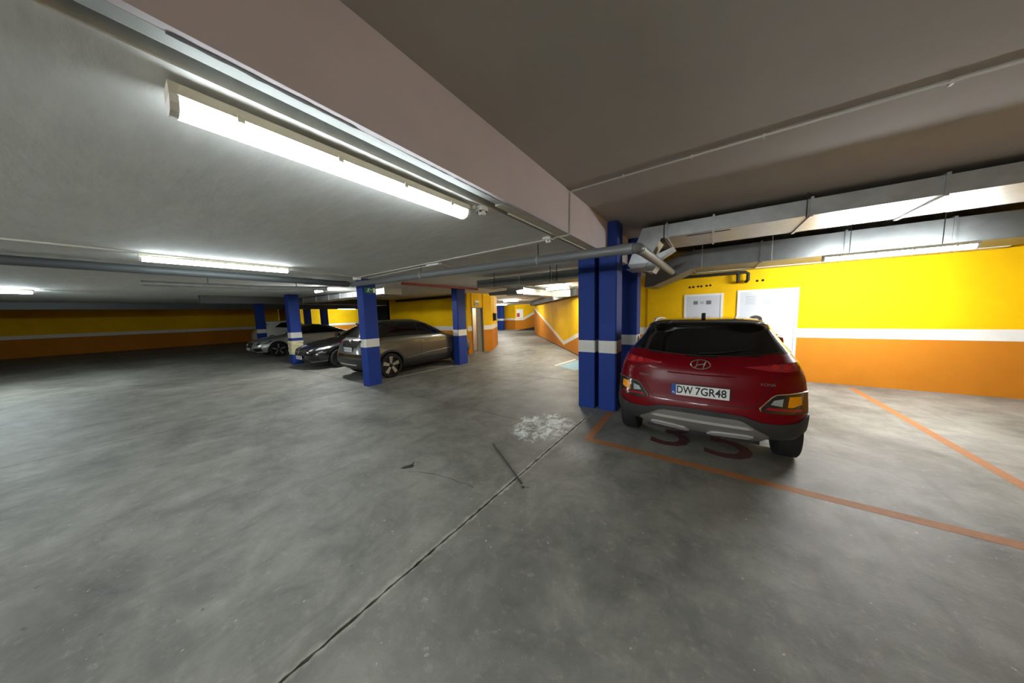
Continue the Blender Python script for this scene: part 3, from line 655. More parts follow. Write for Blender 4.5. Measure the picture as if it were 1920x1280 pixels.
class Car:
    def __init__(s, name, keys, axles, wheel_r, arch_r, track, label, paint, cabin, zsplit, zclad=None, flare=.02, clad='clad', nr=54, cat='car'):
        s.root = thing(name, (0, 0, 0), label, cat); s.paint = paint
        K = np.array(keys, float); t = np.linspace(0, len(K) - 1, nr)
        A = np.stack([pchip(np.arange(len(K)), K[:, c_], t) for c_ in range(K.shape[1])], 1)
        V, Fc = [], []; half = None
        for z, yr, yf, w_, br, lr, bf, lf in A:
            o = outline(yr, yf, w_, br, lr, bf, lf); half = len(o)
            g = max(0, 1 - abs(z - .55) / .35)
            o2 = []
            for x, y in o:
                fx_ = x + (flare * g * sum(math.exp(-((y - ya) / .38) ** 2) for ya in axles) if x > .6 * w_ else 0)
                o2.append((fx_, y))
            V += [(x, y, z) for x, y in o2] + [(-x, y, z) for x, y in o2[-2:0:-1]]
        n = 2 * half - 2
        for i in range(nr - 1):
            Fc += [(i * n + k, i * n + (k + 1) % n, (i + 1) * n + (k + 1) % n, (i + 1) * n + k) for k in range(n)]
        # caps as strips across the car
        for base, rev in ((0, False), ((nr - 1) * n, True)):
            for k in range(half - 1):
                a_, b_ = base + k, base + k + 1; c_, d_ = base + (n - k) % n, base + (n - k - 1) % n
                f = [a_, b_, d_, c_]
                f = list(dict.fromkeys(f))
                if len(f) > 2: Fc.append(tuple(f if rev else f[::-1]))
        me = bpy.data.meshes.new('body'); me.from_pydata(V, [], Fc)
        bm = bmesh.new(); bm.from_mesh(me); bmesh.ops.recalc_face_normals(bm, faces=bm.faces); bm.to_mesh(me)
        s.bvh = BVHTree.FromBMesh(bm); bm.free()
        # wheel wells
        me.materials.append(MT[paint]); body = bpy.data.objects.new('body', me); COL.objects.link(body)
        cut = MB()
        for ya in axles:
            for sd in (-1, 1):
                pr = [(arch_r * math.cos(a_), arch_r * math.sin(a_)) for a_ in (2 * math.pi * k / 40 for k in range(40))]
                cut.prism(pr, lambda u, v, q: (q * sd, ya + u, wheel_r + v), .52, 1.2)
        co = cut.build('cutter', 'black'); md = body.modifiers.new('b', 'BOOLEAN'); md.object = co; md.operation = 'DIFFERENCE'; md.solver = 'EXACT'; md.material_mode = 'TRANSFER'
        dg = bpy.context.evaluated_depsgraph_get(); me2 = bpy.data.meshes.new_from_object(body.evaluated_get(dg))
        bpy.data.objects.remove(body); bpy.data.objects.remove(co)
        # split into lower body, cladding and cabin
        blk = [i for i, m_ in enumerate(me2.materials) if m_ and m_.name == MT['black'].name]
        groups = {'body': [], 'cabin': [], 'lower_cladding': [], 'wheel_well': []}
        for p in me2.polygons:
            c_ = p.center
            if p.material_index in blk and blk: groups['wheel_well'].append(p)
            elif c_.z > zsplit(c_.x, c_.y): groups['cabin'].append(p)
            elif zclad and c_.z < zclad: groups['lower_cladding'].append(p)
            else: groups['body'].append(p)
        for nm, m_ in (('body', paint), ('cabin', cabin), ('lower_cladding', clad), ('wheel_well', 'black')):
            if not groups[nm]: continue
            used = {}; fs = []
            for p in groups[nm]: fs.append([used.setdefault(v, len(used)) for v in p.vertices])
            vs2 = [None] * len(used)
            for v, i in used.items(): vs2[i] = tuple(me2.vertices[v].co)
            m3 = bpy.data.meshes.new(nm); m3.from_pydata(vs2, [], fs)
            o = finish(nm, m3, m_, s.root, smooth=50)
            setattr(s, nm, o)
        for ya in axles:
            for sd in (-1, 1): s.wheel(sd * track, ya, wheel_r, sd)
    def ray(s, axis, u, v):
        """axis 'r' from rear (+Y dir), 'f' from front, 'R'/'L' from +X / -X side; 'T' top. u,v: the other coordinates"""
        o, d = {'r': ((u, -2, v), (0, 1, 0)), 'f': ((u, 9, v), (0, -1, 0)), 'R': ((3, u, v), (-1, 0, 0)), 'L': ((-3, u, v), (1, 0, 0)), 'T': ((u, v, 4), (0, 0, -1))}[axis]
        loc, nrm, _, _ = s.bvh.ray_cast(Vector(o), Vector(d))
        if loc is None: return None, None
        if nrm.dot(Vector(d)) > 0: nrm = -nrm
        return loc, nrm
    def panel(s, name, poly, axis, m, off=.004, thick=.012, step=.05, parent=None, mirror=False, smooth=True):
        out = []
        for sg_ in ((1, -1) if mirror else (1,)):
            pl = [(u * sg_, v) for u, v in poly] if axis in 'rfT' else poly
            ax = axis if (sg_ == 1 or axis in 'rfT') else {'R': 'L', 'L': 'R'}[axis]
            bm = bmesh.new(); f = bm.faces.new([bm.verts.new((u, v, 0)) for u, v in pl])
            us, vs_ = [p[0] for p in pl], [p[1] for p in pl]
            for k, (lo, hi) in enumerate(((min(us), max(us)), (min(vs_), max(vs_)))):
                c_ = lo + step
                while c_ < hi - step * .3:
                    no = (1, 0, 0) if k == 0 else (0, 1, 0); co_ = (c_, 0, 0) if k == 0 else (0, c_, 0)
                    bmesh.ops.bisect_plane(bm, geom=list(bm.verts) + list(bm.edges) + list(bm.faces), plane_co=co_, plane_no=no); c_ += step
            bmesh.ops.triangulate(bm, faces=[f_ for f_ in bm.faces if len(f_.verts) > 4])
            nr = {}; last = (Vector((0, 0, 0)), Vector((0, -1, 0)))
            for v in bm.verts:
                l_, n_ = s.ray(ax, v.co.x, v.co.y)
                if l_ is None: l_, n_ = last
                last = (l_, n_); v.co = l_ + n_ * off; nr[v] = n_
            r = bmesh.ops.extrude_face_region(bm, geom=list(bm.faces))
            src = {v.co.to_tuple(5): n_ for v, n_ in nr.items()}
            newv = [e for e in r['geom'] if isinstance(e, bmesh.types.BMVert)]
            for v in newv:
                n_ = src.get(v.co.to_tuple(5), Vector((0, 0, 0))); v.co = v.co - n_ * thick
            bmesh.ops.recalc_face_normals(bm, faces=bm.faces)
            me = bpy.data.meshes.new(name); bm.to_mesh(me); bm.free()
            out.append(finish(name, me, m, parent or s.root, smooth=40 if smooth else False))
        return out[0]
    def line(s, name, pts, axis, r, m, off=.002, parent=None, n=6, close=False, sub=8):
        P_ = []
        for i in range(len(pts) - (0 if close else 1)):
            a_, b_ = pts[i], pts[(i + 1) % len(pts)]
            for k in range(sub):
                l_, nn = s.ray(axis, a_[0] + (b_[0] - a_[0]) * k / sub, a_[1] + (b_[1] - a_[1]) * k / sub)
                if l_: P_.append(l_ + nn * off)
        if not close:
            l_, nn = s.ray(axis, *pts[-1])
            if l_: P_.append(l_ + nn * off)
        return MB().tube(P_, r, n, close=close).build(name, m, parent or s.root, smooth=True)
    def wheel(s, x, y, r, sd):
        style = getattr(s, 'style', None) or Car.STYLE
        wd, spokes, ms, md_ = style
        c = (x, y, r); o = -sd
        tyre = MB().lathe([(r * .66, sd * -.10), (r * .93, sd * -.10), (r * .985, sd * -.085), (r, sd * -.05), (r, sd * .05), (r * .985, sd * .085), (r * .93, sd * .10), (r * .84, sd * .104), (r * .775, sd * .097), (r * .76, sd * .06)], c, 'x', 40)
        T = tyre.build('wheel', 'tyre', s.root, smooth=True)
        MB().lathe([(r * .77, sd * .02), (r * .77, sd * .092), (r * .735, sd * .095), (r * .70, sd * .03), (r * .1, sd * .03)], c, 'x', 32).build('rim', md_, T, smooth=True)
        sp = MB()
        for k in range(spokes):
            a_ = 2 * math.pi * k / spokes + .35
            ca, sa = math.cos(a_), math.sin(a_)
            q = lambda rad, tan, xx: (x + sd * xx, y + rad * ca - tan * sa, r + rad * sa + tan * ca)
            w0, w1 = r * wd * .6, r * wd * 1.35
            for xa, xb in ((.05, .088),):
                pts_ = [(r * .12, -w0), (r * .715, -w1), (r * .735, 0), (r * .72, w1 * .6), (r * .14, w0)]
                sp.add([q(a, b, xa) for a, b in pts_] + [q(a, b, xb - (.012 if i in (0, 4) else 0)) for i, (a, b) in enumerate(pts_)],
                       [tuple(range(5))[::-1], tuple(range(5, 10))] + [(i, (i + 1) % 5, 5 + (i + 1) % 5, 5 + i) for i in range(5)])
        sp.build('spokes', ms, T)
        MB().lathe([(r * .17, sd * .04), (r * .17, sd * .078), (r * .12, sd * .086)], c, 'x', 20).build('hub_cap', md_, T, smooth=True)
Car.STYLE = (.12, 5, 'rim', 'rim_dark')
def number_plate(car, axis, z, w_=.52, h_=.115, text=None, off=.012, tilt=0, strip=True):
    l_, n_ = car.ray(axis, 0, z); sg_ = -1 if axis == 'r' else 1
    y = l_.y + sg_ * off
    p = box('number_plate', 'plate', -w_ / 2, w_ / 2, min(y, y + sg_ * .008), max(y, y + sg_ * .008), z - h_ / 2, z + h_ / 2, car.root)
    yo = y + sg_ * .009
    side = -1 if axis == 'r' else 1                       # viewer's left
    if strip:
        a, b = side * w_ / 2, side * (w_ / 2 - .045)
        box('eu_band', 'plate_blue', min(a, b), max(a, b), min(yo - sg_ * .001, yo), max(yo - sg_ * .001, yo), z - h_ / 2, z + h_ / 2, p)
    MB().box(-w_ / 2 - .008, w_ / 2 + .008, min(y - sg_ * .004, y), max(y - sg_ * .004, y), z - h_ / 2 - .008, z + h_ / 2 + .008).build('plate_holder', 'black', p)
    return p, yo

OIL = [(-2.755, 1.72), (-2.70, 1.745), (-2.655, 1.80), (-2.66, 1.845), (-2.70, 1.85), (-2.735, 1.90), (-2.742, 1.895), (-2.72, 1.84), (-2.75, 1.78)]
CRK = [(-2.62, 1.73), (-2.52, 1.79), (-2.43, 1.815), (-2.33, 1.86), (-2.23, 1.865), (-2.12, 1.89), (-2.02, 1.885), (-1.92, 1.91), (-1.83, 1.90)]
mark('oil_stain', OIL, 'joint', 'small dark smear on the floor left of the steel rod', 'stain', .0008)
cr = MB(); rg2 = random.Random(11)
for (ax_, ay_), (bx_, by_) in zip(CRK[:-1], CRK[1:]):
    d_ = Vector((bx_ - ax_, by_ - ay_)); n_ = Vector((-d_.y, d_.x)).normalized() * rg2.uniform(.0015, .004)
    cr.add([(ax_ - n_.x, ay_ - n_.y, .0008), (bx_ - n_.x, by_ - n_.y, .0008), (bx_ + n_.x, by_ + n_.y, .0008), (ax_ + n_.x, ay_ + n_.y, .0008)], [(0, 1, 2, 3)])
cr.build('hairline_crack', 'joint', fl)

def smudge(p, yo, sg_, z):
    """blurred plate characters, too far away to read: plain dark strokes"""
    rg_ = random.Random(int(z * 1000))
    for k in range(7):
        x = -.165 + k * .052 + (.02 if k > 3 else 0); h = rg_.uniform(.028, .034)
        box('plate_mark', 'vent', x - .015, x + .015, min(yo, yo + sg_ * .001), max(yo, yo + sg_ * .001), z - h, z + h, p)

bk = thing('bicycle', (-9.0, 9.35, 0), 'dark bicycle leaning inside the open doorway', 'bicycle')
def hoop(cx, cy, z, r, nm):
    MB().tube([(cx + .12 * math.cos(a) * r / .28, cy + r * math.cos(a) * .55, z + r * math.sin(a)) for a in np.linspace(0, 2 * math.pi, 25)[:-1]], .016, 6, close=True).build(nm, 'black', bk, smooth=True)
hoop(-8.95, 9.28, .296, .28, 'front_wheel'); hoop(-9.4, 9.6, .296, .28, 'rear_wheel')
MB().tube([(-8.95, 9.28, .296), (-9.0, 9.3, .78), (-9.0, 9.3, .98)], .014, 6).build('fork', 'vent', bk)
MB().tube([(-9.0, 9.3, .74), (-9.2, 9.45, .42), (-9.4, 9.6, .296)], .016, 6).build('frame', 'vent', bk)
MB().tube([(-8.92, 9.06, 1.02), (-9.0, 9.3, .98), (-9.06, 9.52, 1.02)], .013, 6).build('handlebar', 'black', bk)
MB().tube([(-9.2, 9.45, .42), (-9.3, 9.5, .86)], .013, 6).build('seat_post', 'vent', bk)
MB().tube([(-9.22, 9.44, .88), (-9.3, 9.5, .89), (-9.4, 9.57, .88)], [.02, .045, .055], 8).build('saddle', 'black', bk, smooth=True)

# ---------------------------------------------------------------- red crossover seen from behind
#        z    yr    yf    w    br   lr   bf   lf
kona = [(.20, .48, 3.80, .70, .10, .30, .15, .35), (.27, .30, 3.98, .79, .10, .30, .16, .38), (.36, .09, 4.08, .85, .11, .28, .18, .40), (.48, .01, 4.15, .875, .12, .26, .2, .42),
        (.60, .00, 4.16, .885, .13, .26, .22, .42), (.72, .03, 4.12, .89, .13, .26, .24, .42), (.84, .07, 4.02, .888, .13, .26, .26, .42), (.93, .09, 3.80, .88, .12, .27, .3, .42),
        (.98, .10, 3.45, .87, .12, .28, .26, .40), (1.03, .12, 3.10, .855, .12, .30, .22, .36), (1.08, .15, 2.90, .84, .12, .32, .2, .34), (1.13, .21, 2.80, .815, .12, .32, .2, .3), (1.20, .30, 2.70, .775, .10, .30, .2, .3),
        (1.28, .38, 2.56, .725, .09, .28, .2, .3), (1.36, .46, 2.38, .675, .08, .26, .2, .3), (1.42, .50, 2.22, .64, .08, .24, .2, .3), (1.455, .44, 2.12, .615, .09, .22, .2, .3), (1.485, .40, 2.05, .59, .10, .22, .2, .3),
        (1.515, .46, 1.95, .54, .12, .24, .2, .3), (1.535, .62, 1.85, .46, .12, .24, .2, .25), (1.55, .95, 1.65, .28, .1, .15, .1, .15)]
Car.STYLE = (.14, 5, 'rim', 'rim_dark')
K = Car('car', kona, (.72, 3.30), .325, .375, .795, 'dark red crossover with black roof, parked with its tail to the viewer', 'car_red', 'gloss',
        lambda x, y: 1.135 + (.05 * min(1, abs(x) / .66) ** 2 if y < .9 else .0), .45)
R_ = K.root
g = K.panel('rear_window', [(-.655, 1.195), (-.50, 1.165), (-.25, 1.145), (0, 1.14), (.25, 1.145), (.50, 1.165), (.655, 1.195), (.585, 1.395), (.54, 1.425), (.25, 1.435), (0, 1.438), (-.25, 1.435), (-.54, 1.425), (-.585, 1.395)], 'r', 'glass', .006, .012, .06)
K.line('window_seal', [(-.655, 1.195), (-.50, 1.165), (-.25, 1.145), (0, 1.14), (.25, 1.145), (.50, 1.165), (.655, 1.195)], 'r', .006, 'black', .004, g)
K.line('wiper', [(-.02, 1.155), (.16, 1.165), (.36, 1.20)], 'r', .008, 'black', .016)
for sd in 'RL':
    K.panel('side_window', [(.62, 1.17), (1.0, 1.13), (1.55, 1.12), (1.55, 1.42), (.95, 1.41)], sd, 'glass', .004, .01, .1)
    K.panel('side_window', [(1.62, 1.12), (2.55, 1.10), (2.1, 1.40), (1.62, 1.42)], sd, 'glass', .004, .01, .1)
K.panel('rear_bumper', [(-.87, .62), (-.78, .56), (-.66, .535), (-.50, .54), (-.43, .565), (-.36, .585), (0, .60), (.36, .585), (.43, .565), (.50, .54), (.66, .535), (.78, .56), (.87, .62), (.86, .46), (.70, .385), (.52, .35), (.45, .325), (-.45, .325), (-.52, .35), (-.70, .385), (-.86, .46)], 'r', 'clad', .016, .03, .06)
sk = K.panel('skid_plate', [(-.58, .41), (-.38, .53), (-.32, .545), (.32, .545), (.38, .53), (.58, .41), (.52, .335), (.44, .32), (.10, .32), (.06, .345), (-.06, .345), (-.10, .32), (-.44, .32), (-.52, .335)], 'r', 'skid', .034, .03, .05)
K.panel('skid_blade', [(-.46, .395), (-.40, .405), (-.12, .385), (-.08, .35), (-.12, .345), (-.42, .365)], 'r', 'skid_light', .05, .02, .05, sk, True)
K.panel('skid_ridge_highlight', [(-.45, .475), (-.40, .485), (.40, .485), (.45, .475), (.40, .465), (-.40, .465)], 'r', 'skid_light', .042, .015, .05, sk)  # pale colour paints the highlight along the skid plate ridge
lp = K.panel('lamp_cluster', [(-.86, .835), (-.78, .83), (-.62, .805), (-.585, .78), (-.50, .675), (-.505, .655), (-.58, .635), (-.86, .645)], 'r', 'lamp_dark', .012, .02, .04, None)
lp2 = K.panel('lamp_cluster', [(.86, .835), (.78, .83), (.62, .805), (.585, .78), (.50, .675), (.505, .655), (.58, .635), (.86, .645)], 'r', 'lamp_dark', .012, .02, .04, None)
for q, par in ((-1, lp), (1, lp2)):
    K.panel('indicator_lens', [(q * .80, .80), (q * .715, .795), (q * .70, .70), (q * .735, .70), (q * .80, .73)], 'r', 'amber', .018, .01, .03, par)
    K.panel('reverse_lens', [(q * .67, .775), (q * .60, .755), (q * .575, .715), (q * .66, .705)], 'r', 'clear_lens', .018, .01, .03, par)
    K.panel('reflector', [(q * .80, .685), (q * .56, .69), (q * .535, .665), (q * .80, .665)], 'r', 'red_lens', .017, .01, .03, par)
    K.line('bezel', [(q * .86, .838), (q * .78, .833), (q * .62, .808), (q * .585, .782), (q * .498, .675), (q * .503, .652)], 'r', .006, 'chrome', .014, par)
    tl = K.panel('tail_light', [(q * .82, 1.105), (q * .72, 1.10), (q * .60, 1.08), (q * .36, 1.052), (q * .58, 1.025), (q * .72, 1.02), (q * .81, 1.035)], 'r', 'red_lens', .010, .015, .04)
    for cx_ in (.70, .61): 
        K.panel('light_ring', [(q * cx_ + .032 * math.cos(a), 1.062 + .024 * math.sin(a)) for a in np.linspace(0, 2 * math.pi, 13)[:-1]], 'r', 'amber' if False else 'red', .014, .006, .05, tl)
K.line('hatch_crease', [(-.31, .952), (0, .947), (.31, .952)], 'r', .008, 'car_red', .003)
K.line('hatch_seam', [(-.66, 1.015), (-.60, .90), (-.545, .82), (-.47, .69), (-.42, .665), (0, .655), (.42, .665), (.47, .69), (.545, .82), (.60, .90), (.66, 1.015)], 'r', .003, 'black', .001)
# emblem: oval ring with slanted letter H
cz = 1.052
em = K.line('emblem', [(.088 * math.cos(a), cz + .044 * math.sin(a)) for a in np.linspace(0, 2 * math.pi, 29)[:-1]], 'r', .007, 'chrome', .008, None, 8, True, 1)
K.line('emblem_bar', [(-.048, cz - .034), (-.035, cz - .01), (-.024, cz + .035)], 'r', .008, 'chrome', .008, em, 6)
K.line('emblem_bar', [(.026, cz - .035), (.036, cz + .01), (.05, cz + .034)], 'r', .008, 'chrome', .008, em, 6)
K.line('emblem_bar', [(-.035, cz - .006), (0, cz), (.037, cz + .008)], 'r', .007, 'chrome', .008, em, 6)
p, yo = number_plate(K, 'r', .775, text='')
text_obj('plate_text', 'DW', .115, 'plate_ink', p, face_minus_y(-.135, yo, .775), .001, sx=.74, weight=.0022)
text_obj('plate_text', '7GR48', .115, 'plate_ink', p, face_minus_y(.10, yo, .775), .001, sx=.84, weight=.0022)
text_obj('plate_text', 'PL', .03, 'sign_white', p, face_minus_y(-.2375, yo - .0005, .742), .001)
for x in (-.10, 0, .10): box('plate_mark', 'skid_light', x - .035, x + .035, yo + .004, yo + .012, .709, .713, p)
for x, txt, sz in ((-.545, 'HYUNDAI', .03), (.56, 'KONA', .04)):
    l_, n_ = K.ray('r', x, .90); an = math.atan2(n_.x, -n_.y)
    text_obj('lettering', txt, sz, 'chrome', R_, Matrix.Translation((l_.x, l_.y - .006, .90)) @ Matrix.Rotation(an, 4, 'Z') @ Matrix.Rotation(math.pi / 2, 4, 'X'), .003)
for sd in (-1, 1):
    pts = []
    for y, h in ((.74, .0), (.80, .016), (.92, .026), (1.3, .03), (1.8, .026), (2.0, .016), (2.1, 0)):
        l_, n_ = K.ray('T', sd * .55, y); pts.append((sd * .55, y, (l_.z if l_ else 1.5) + h))
    MB().tube(pts, [.012, .018, .019, .019, .019, .018, .012], 10).build('roof_rail', 'skid_light', R_, smooth=True)
l_, n_ = K.ray('T', 0, .78)
MB().prism([(.70, l_.z - .02), (.92, l_.z - .015), (.80, l_.z + .045), (.735, l_.z + .068), (.715, l_.z + .06)], lambda u, v, q: (q, u, v), -.022, .022).build('antenna_fin', 'gloss', R_, bevel=.008)
for sd in (-1, 1):
    MB().lathe([(.02, 0), (.10, sd * .03), (.12, sd * .10), (.09, sd * .17), (.03, sd * .19)], (sd * .86, 2.72, 1.10), 'x', 18).build('door_mirror', 'car_red', R_, smooth=True)
    K.line('hatch_shut_line', [(1.60, .42), (1.60, 1.10)], 'R' if sd > 0 else 'L', .004, 'black', .001)
MB().box(-.55, .55, .35, 3.6, .19, .24).build('underbody', 'black', R_)
R_.location = (-.083, 3.555, 0)

# ---------------------------------------------------------------- grey compact crossover
juke = [(.19, .32, 3.85, .70, .10, .30, .15, .35), (.27, .14, 4.02, .80, .11, .30, .18, .40), (.38, .04, 4.15, .86, .12, .28, .2, .42), (.50, .0, 4.20, .88, .13, .28, .22, .44), (.62, .0, 4.21, .885, .14, .28, .25, .45),
        (.75, .03, 4.16, .885, .14, .28, .28, .45), (.87, .07, 4.05, .88, .14, .28, .3, .45), (.96, .11, 3.75, .87, .13, .28, .32, .42), (1.02, .15, 3.35, .86, .13, .30, .28, .4), (1.07, .22, 3.08, .845, .13, .3, .22, .36),
        (1.14, .28, 2.92, .81, .12, .3, .2, .32), (1.24, .40, 2.74, .755, .11, .3, .2, .3), (1.34, .51, 2.55, .70, .10, .28, .2, .3), (1.42, .57, 2.40, .66, .10, .26, .2, .3), (1.48, .47, 2.25, .62, .11, .24, .2, .3),
        (1.53, .52, 2.10, .56, .12, .24, .2, .3), (1.565, .80, 1.98, .46, .12, .24, .2, .25), (1.585, 1.3, 1.75, .26, .1, .1, .1, .15)]
Car.STYLE = (.15, 5, 'rim', 'rim_dark')
J = Car('car', juke, (.74, 3.38), .335, .385, .80, 'gunmetal grey compact crossover parked behind the exit sign column', 'car_grey', 'gloss', lambda x, y: 1.10, .44, flare=.045)
for sd in 'RL':
    K_ = J
    J.panel('side_window', [(.86, 1.26), (1.1, 1.14), (1.72, 1.10), (1.72, 1.47), (1.2, 1.45)], sd, 'glass', .004, .01, .1)
    J.panel('side_window', [(1.80, 1.10), (2.72, 1.10), (2.62, 1.16), (2.2, 1.42), (1.80, 1.47)], sd, 'glass', .004, .01, .1)
    J.line('shoulder_crease', [(.25, .99), (.75, .97), (1.1, .93), (1.6, 1.0), (3.2, .93)], sd, .012, 'car_grey', .002)
    J.line('sill_crease', [(1.25, .47), (2.0, .55), (2.9, .60)], sd, .014, 'car_grey', .002)
    J.panel('door_handle', [(1.92, .915), (2.12, .92), (2.12, .945), (1.92, .94)], sd, 'black', .02, .02, .1)
    J.line('door_seam', [(1.76, .45), (1.76, 1.08)], sd, .004, 'black', 0)
    J.line('door_seam', [(2.78, .45), (2.82, 1.06)], sd, .004, 'black', 0)
    ar = [(.74 + .44 * math.cos(a), .335 + .44 * math.sin(a)) for a in np.linspace(.12, math.pi - .12, 20)]
    ai = [(.74 + .39 * math.cos(a), .335 + .39 * math.sin(a)) for a in np.linspace(math.pi - .12, .12, 20)]
    J.panel('wheel_arch_trim', ar + ai, sd, 'clad', .008, .012, .5)
    ar = [(3.38 + .44 * math.cos(a), .335 + .44 * math.sin(a)) for a in np.linspace(.12, math.pi - .12, 20)]
    ai = [(3.38 + .39 * math.cos(a), .335 + .39 * math.sin(a)) for a in np.linspace(math.pi - .12, .12, 20)]
    J.panel('wheel_arch_trim', ar + ai, sd, 'clad', .008, .012, .5)
J.panel('rear_window', [(-.62, 1.16), (0, 1.13), (.62, 1.16), (.54, 1.38), (0, 1.40), (-.54, 1.38)], 'r', 'glass', .006, .012, .08)
J.panel('tailgate_badge_panel', [(-.44, 1.01), (-.36, 1.035), (.36, 1.035), (.44, 1.01), (.36, .86), (-.36, .86)], 'r', 'lamp_dark', .008, .015, .06)
J.panel('tail_light', [(-.84, 1.02), (-.72, 1.05), (-.50, 1.00), (-.62, .93), (-.76, .92)], 'r', 'red_lens', .012, .015, .05, None, True)
J.panel('bumper_trim', [(-.80, .66), (-.70, .69), (.70, .69), (.80, .66), (.70, .615), (-.70, .615)], 'r', 'chrome', .016, .02, .06)
J.panel('lower_bumper', [(-.84, .56), (.84, .56), (.82, .34), (-.82, .34)], 'r', 'clad', .014, .02, .08)
J.panel('bumper_strip', [(-.45, .43), (.45, .43), (.42, .40), (-.42, .40)], 'r', 'skid_light', .022, .02, .08)
em = J.line('badge', [(.055 * math.cos(a), 1.0 + .05 * math.sin(a)) for a in np.linspace(0, 2 * math.pi, 17)[:-1]], 'r', .008, 'chrome', .014, None, 6, True, 1)
J.line('badge_bar', [(-.07, 1.0), (.07, 1.0)], 'r', .009, 'chrome', .016, em, 6)
p, yo = number_plate(J, 'r', .81, .46, .11, off=.014)
smudge(p, yo, -1, .81)
MB().box(-.55, .55, .35, 3.7, .18, .24).build('underbody', 'black', J.root)
J.root.location = (-8.06, 3.70, 0)

# ---------------------------------------------------------------- saloons (nose towards the aisle)
def saloon(H, L, W):
    k = lambda z, yr, yf, w_, *r: (z * H / 1.43, yr, yf * L / 4.64, w_ * W / .89) + r
    return [k(.17, .35, 4.25, .70, .1, .3, .2, .4), k(.25, .14, 4.48, .80, .12, .3, .24, .45), k(.36, .05, 4.60, .86, .13, .3, .28, .5), k(.48, .01, 4.64, .885, .14, .3, .32, .52), k(.60, .0, 4.62, .89, .14, .3, .36, .52),
            k(.70, .02, 4.54, .888, .14, .3, .4, .52), k(.79, .05, 4.30, .88, .14, .3, .42, .5), k(.86, .08, 3.95, .872, .14, .3, .34, .45), k(.92, .13, 3.55, .86, .14, .32, .28, .4), k(.97, .30, 3.25, .84, .14, .35, .24, .36),
            k(1.02, .62, 3.10, .81, .14, .38, .22, .34), k(1.10, .92, 2.98, .765, .12, .38, .2, .3), k(1.20, 1.15, 2.82, .71, .12, .36, .2, .3), k(1.30, 1.42, 2.64, .645, .12, .34, .2, .3), k(1.37, 1.68, 2.48, .575, .12, .3, .2, .3), k(1.41, 1.95, 2.34, .48, .1, .25, .15, .25), k(1.43, 2.1, 2.2, .25, .05, .05, .05, .05)]
def dress(S, H, L, paint, plate_text, head='clear_lens'):
    z = lambda v: v * H / 1.43
    y = lambda v: v * L / 4.64
    for sd in 'RL':
        S.panel('side_window', [(y(1.15), z(1.03)), (y(1.5), z(1.02)), (y(2.05), z(1.0)), (y(2.05), z(1.33)), (y(1.65), z(1.26))], sd, 'glass', .004, .01, .1)
        S.panel('side_window', [(y(2.12), z(1.0)), (y(3.12), z(.98)), (y(2.98), z(1.05)), (y(2.55), z(1.30)), (y(2.12), z(1.335))], sd, 'glass', .004, .01, .1)
        S.line('window_trim', [(y(1.12), z(1.04)), (y(1.7), z(1.285)), (y(2.1), z(1.35)), (y(2.6), z(1.31))], sd, .006, 'chrome', .003)
        S.line('shoulder_crease', [(y(.5), z(.84)), (y(2.0), z(.80)), (y(3.4), z(.72))], sd, .012, paint, .002)
        S.panel('door_handle', [(y(2.15), z(.86)), (y(2.35), z(.86)), (y(2.35), z(.89)), (y(2.15), z(.89))], sd, paint, .022, .02, .1)
        S.line('door_seam', [(y(2.08), z(.36)), (y(2.08), z(.98))], sd, .004, 'black', 0)
        S.line('door_seam', [(y(3.16), z(.36)), (y(3.2), z(.95))], sd, .004, 'black', 0)
    S.panel('windscreen', [(-.70, z(1.0)), (.70, z(1.0)), (.54, z(1.33)), (-.54, z(1.33))], 'f', 'glass', .004, .01, .08)
    gr = S.panel('grille', [(-.42, z(.67)), (.42, z(.67)), (.40, z(.52)), (.34, z(.47)), (-.34, z(.47)), (-.40, z(.52))], 'f', 'black', .008, .02, .06)
    S.line('grille_bar', [(-.36, z(.585)), (0, z(.585)), (.36, z(.585))], 'f', .014, 'chrome', .018, gr)
    st_ = S.line('star_badge', [(.085 * math.cos(a), z(.585) + .085 * math.sin(a)) for a in np.linspace(0, 2 * math.pi, 21)[:-1]], 'f', .009, 'chrome', .028, gr, 6, True, 1)
    for a in (90, 210, 330): S.line('star_point', [(0, z(.585)), (.085 * math.cos(math.radians(a)), z(.585) + .085 * math.sin(math.radians(a)))], 'f', .007, 'chrome', .03, gr)
    for q in (-1, 1):
        hl = S.panel('headlight', [(q * .50, z(.62)), (q * .56, z(.68)), (q * .80, z(.745)), (q * .86, z(.74)), (q * .84, z(.64)), (q * .66, z(.575)), (q * .52, z(.575))], 'f', 'lamp_dark', .008, .02, .05)
        S.panel('headlight_lens', [(q * .72, z(.70)), (q * .83, z(.725)), (q * .82, z(.66)), (q * .70, z(.63))], 'f', head, .014, .01, .05, hl)
        S.panel('headlight_lens', [(q * .55, z(.65)), (q * .64, z(.68)), (q * .62, z(.61)), (q * .54, z(.60))], 'f', head, .014, .01, .05, hl)
        S.panel('air_intake', [(q * .46, z(.42)), (q * .78, z(.46)), (q * .76, z(.30)), (q * .48, z(.28))], 'f', 'black', .008, .02, .06)
        S.panel('splitter_blade', [(q * .40, z(.265)), (q * .80, z(.30)), (q * .80, z(.275)), (q * .42, z(.24))], 'f', 'skid_light' if paint == 'car_silver' else 'skid', .02, .02, .06)
        S.panel('tail_light', [(q * .50, z(.80)), (q * .84, z(.84)), (q * .84, z(.72)), (q * .56, z(.70))], 'r', 'red_lens', .01, .015, .06)
        MB().lathe([(.02, 0), (.08, q * .03), (.095, q * .09), (.07, q * .14), (.02, q * .16)], (q * .83, y(2.98), z(1.02)), 'x', 16).build('door_mirror', paint, S.root, smooth=True)
    p, yo = number_plate(S, 'f', z(.40), .50, .11, off=.02)
    smudge(p, yo, 1, z(.40))
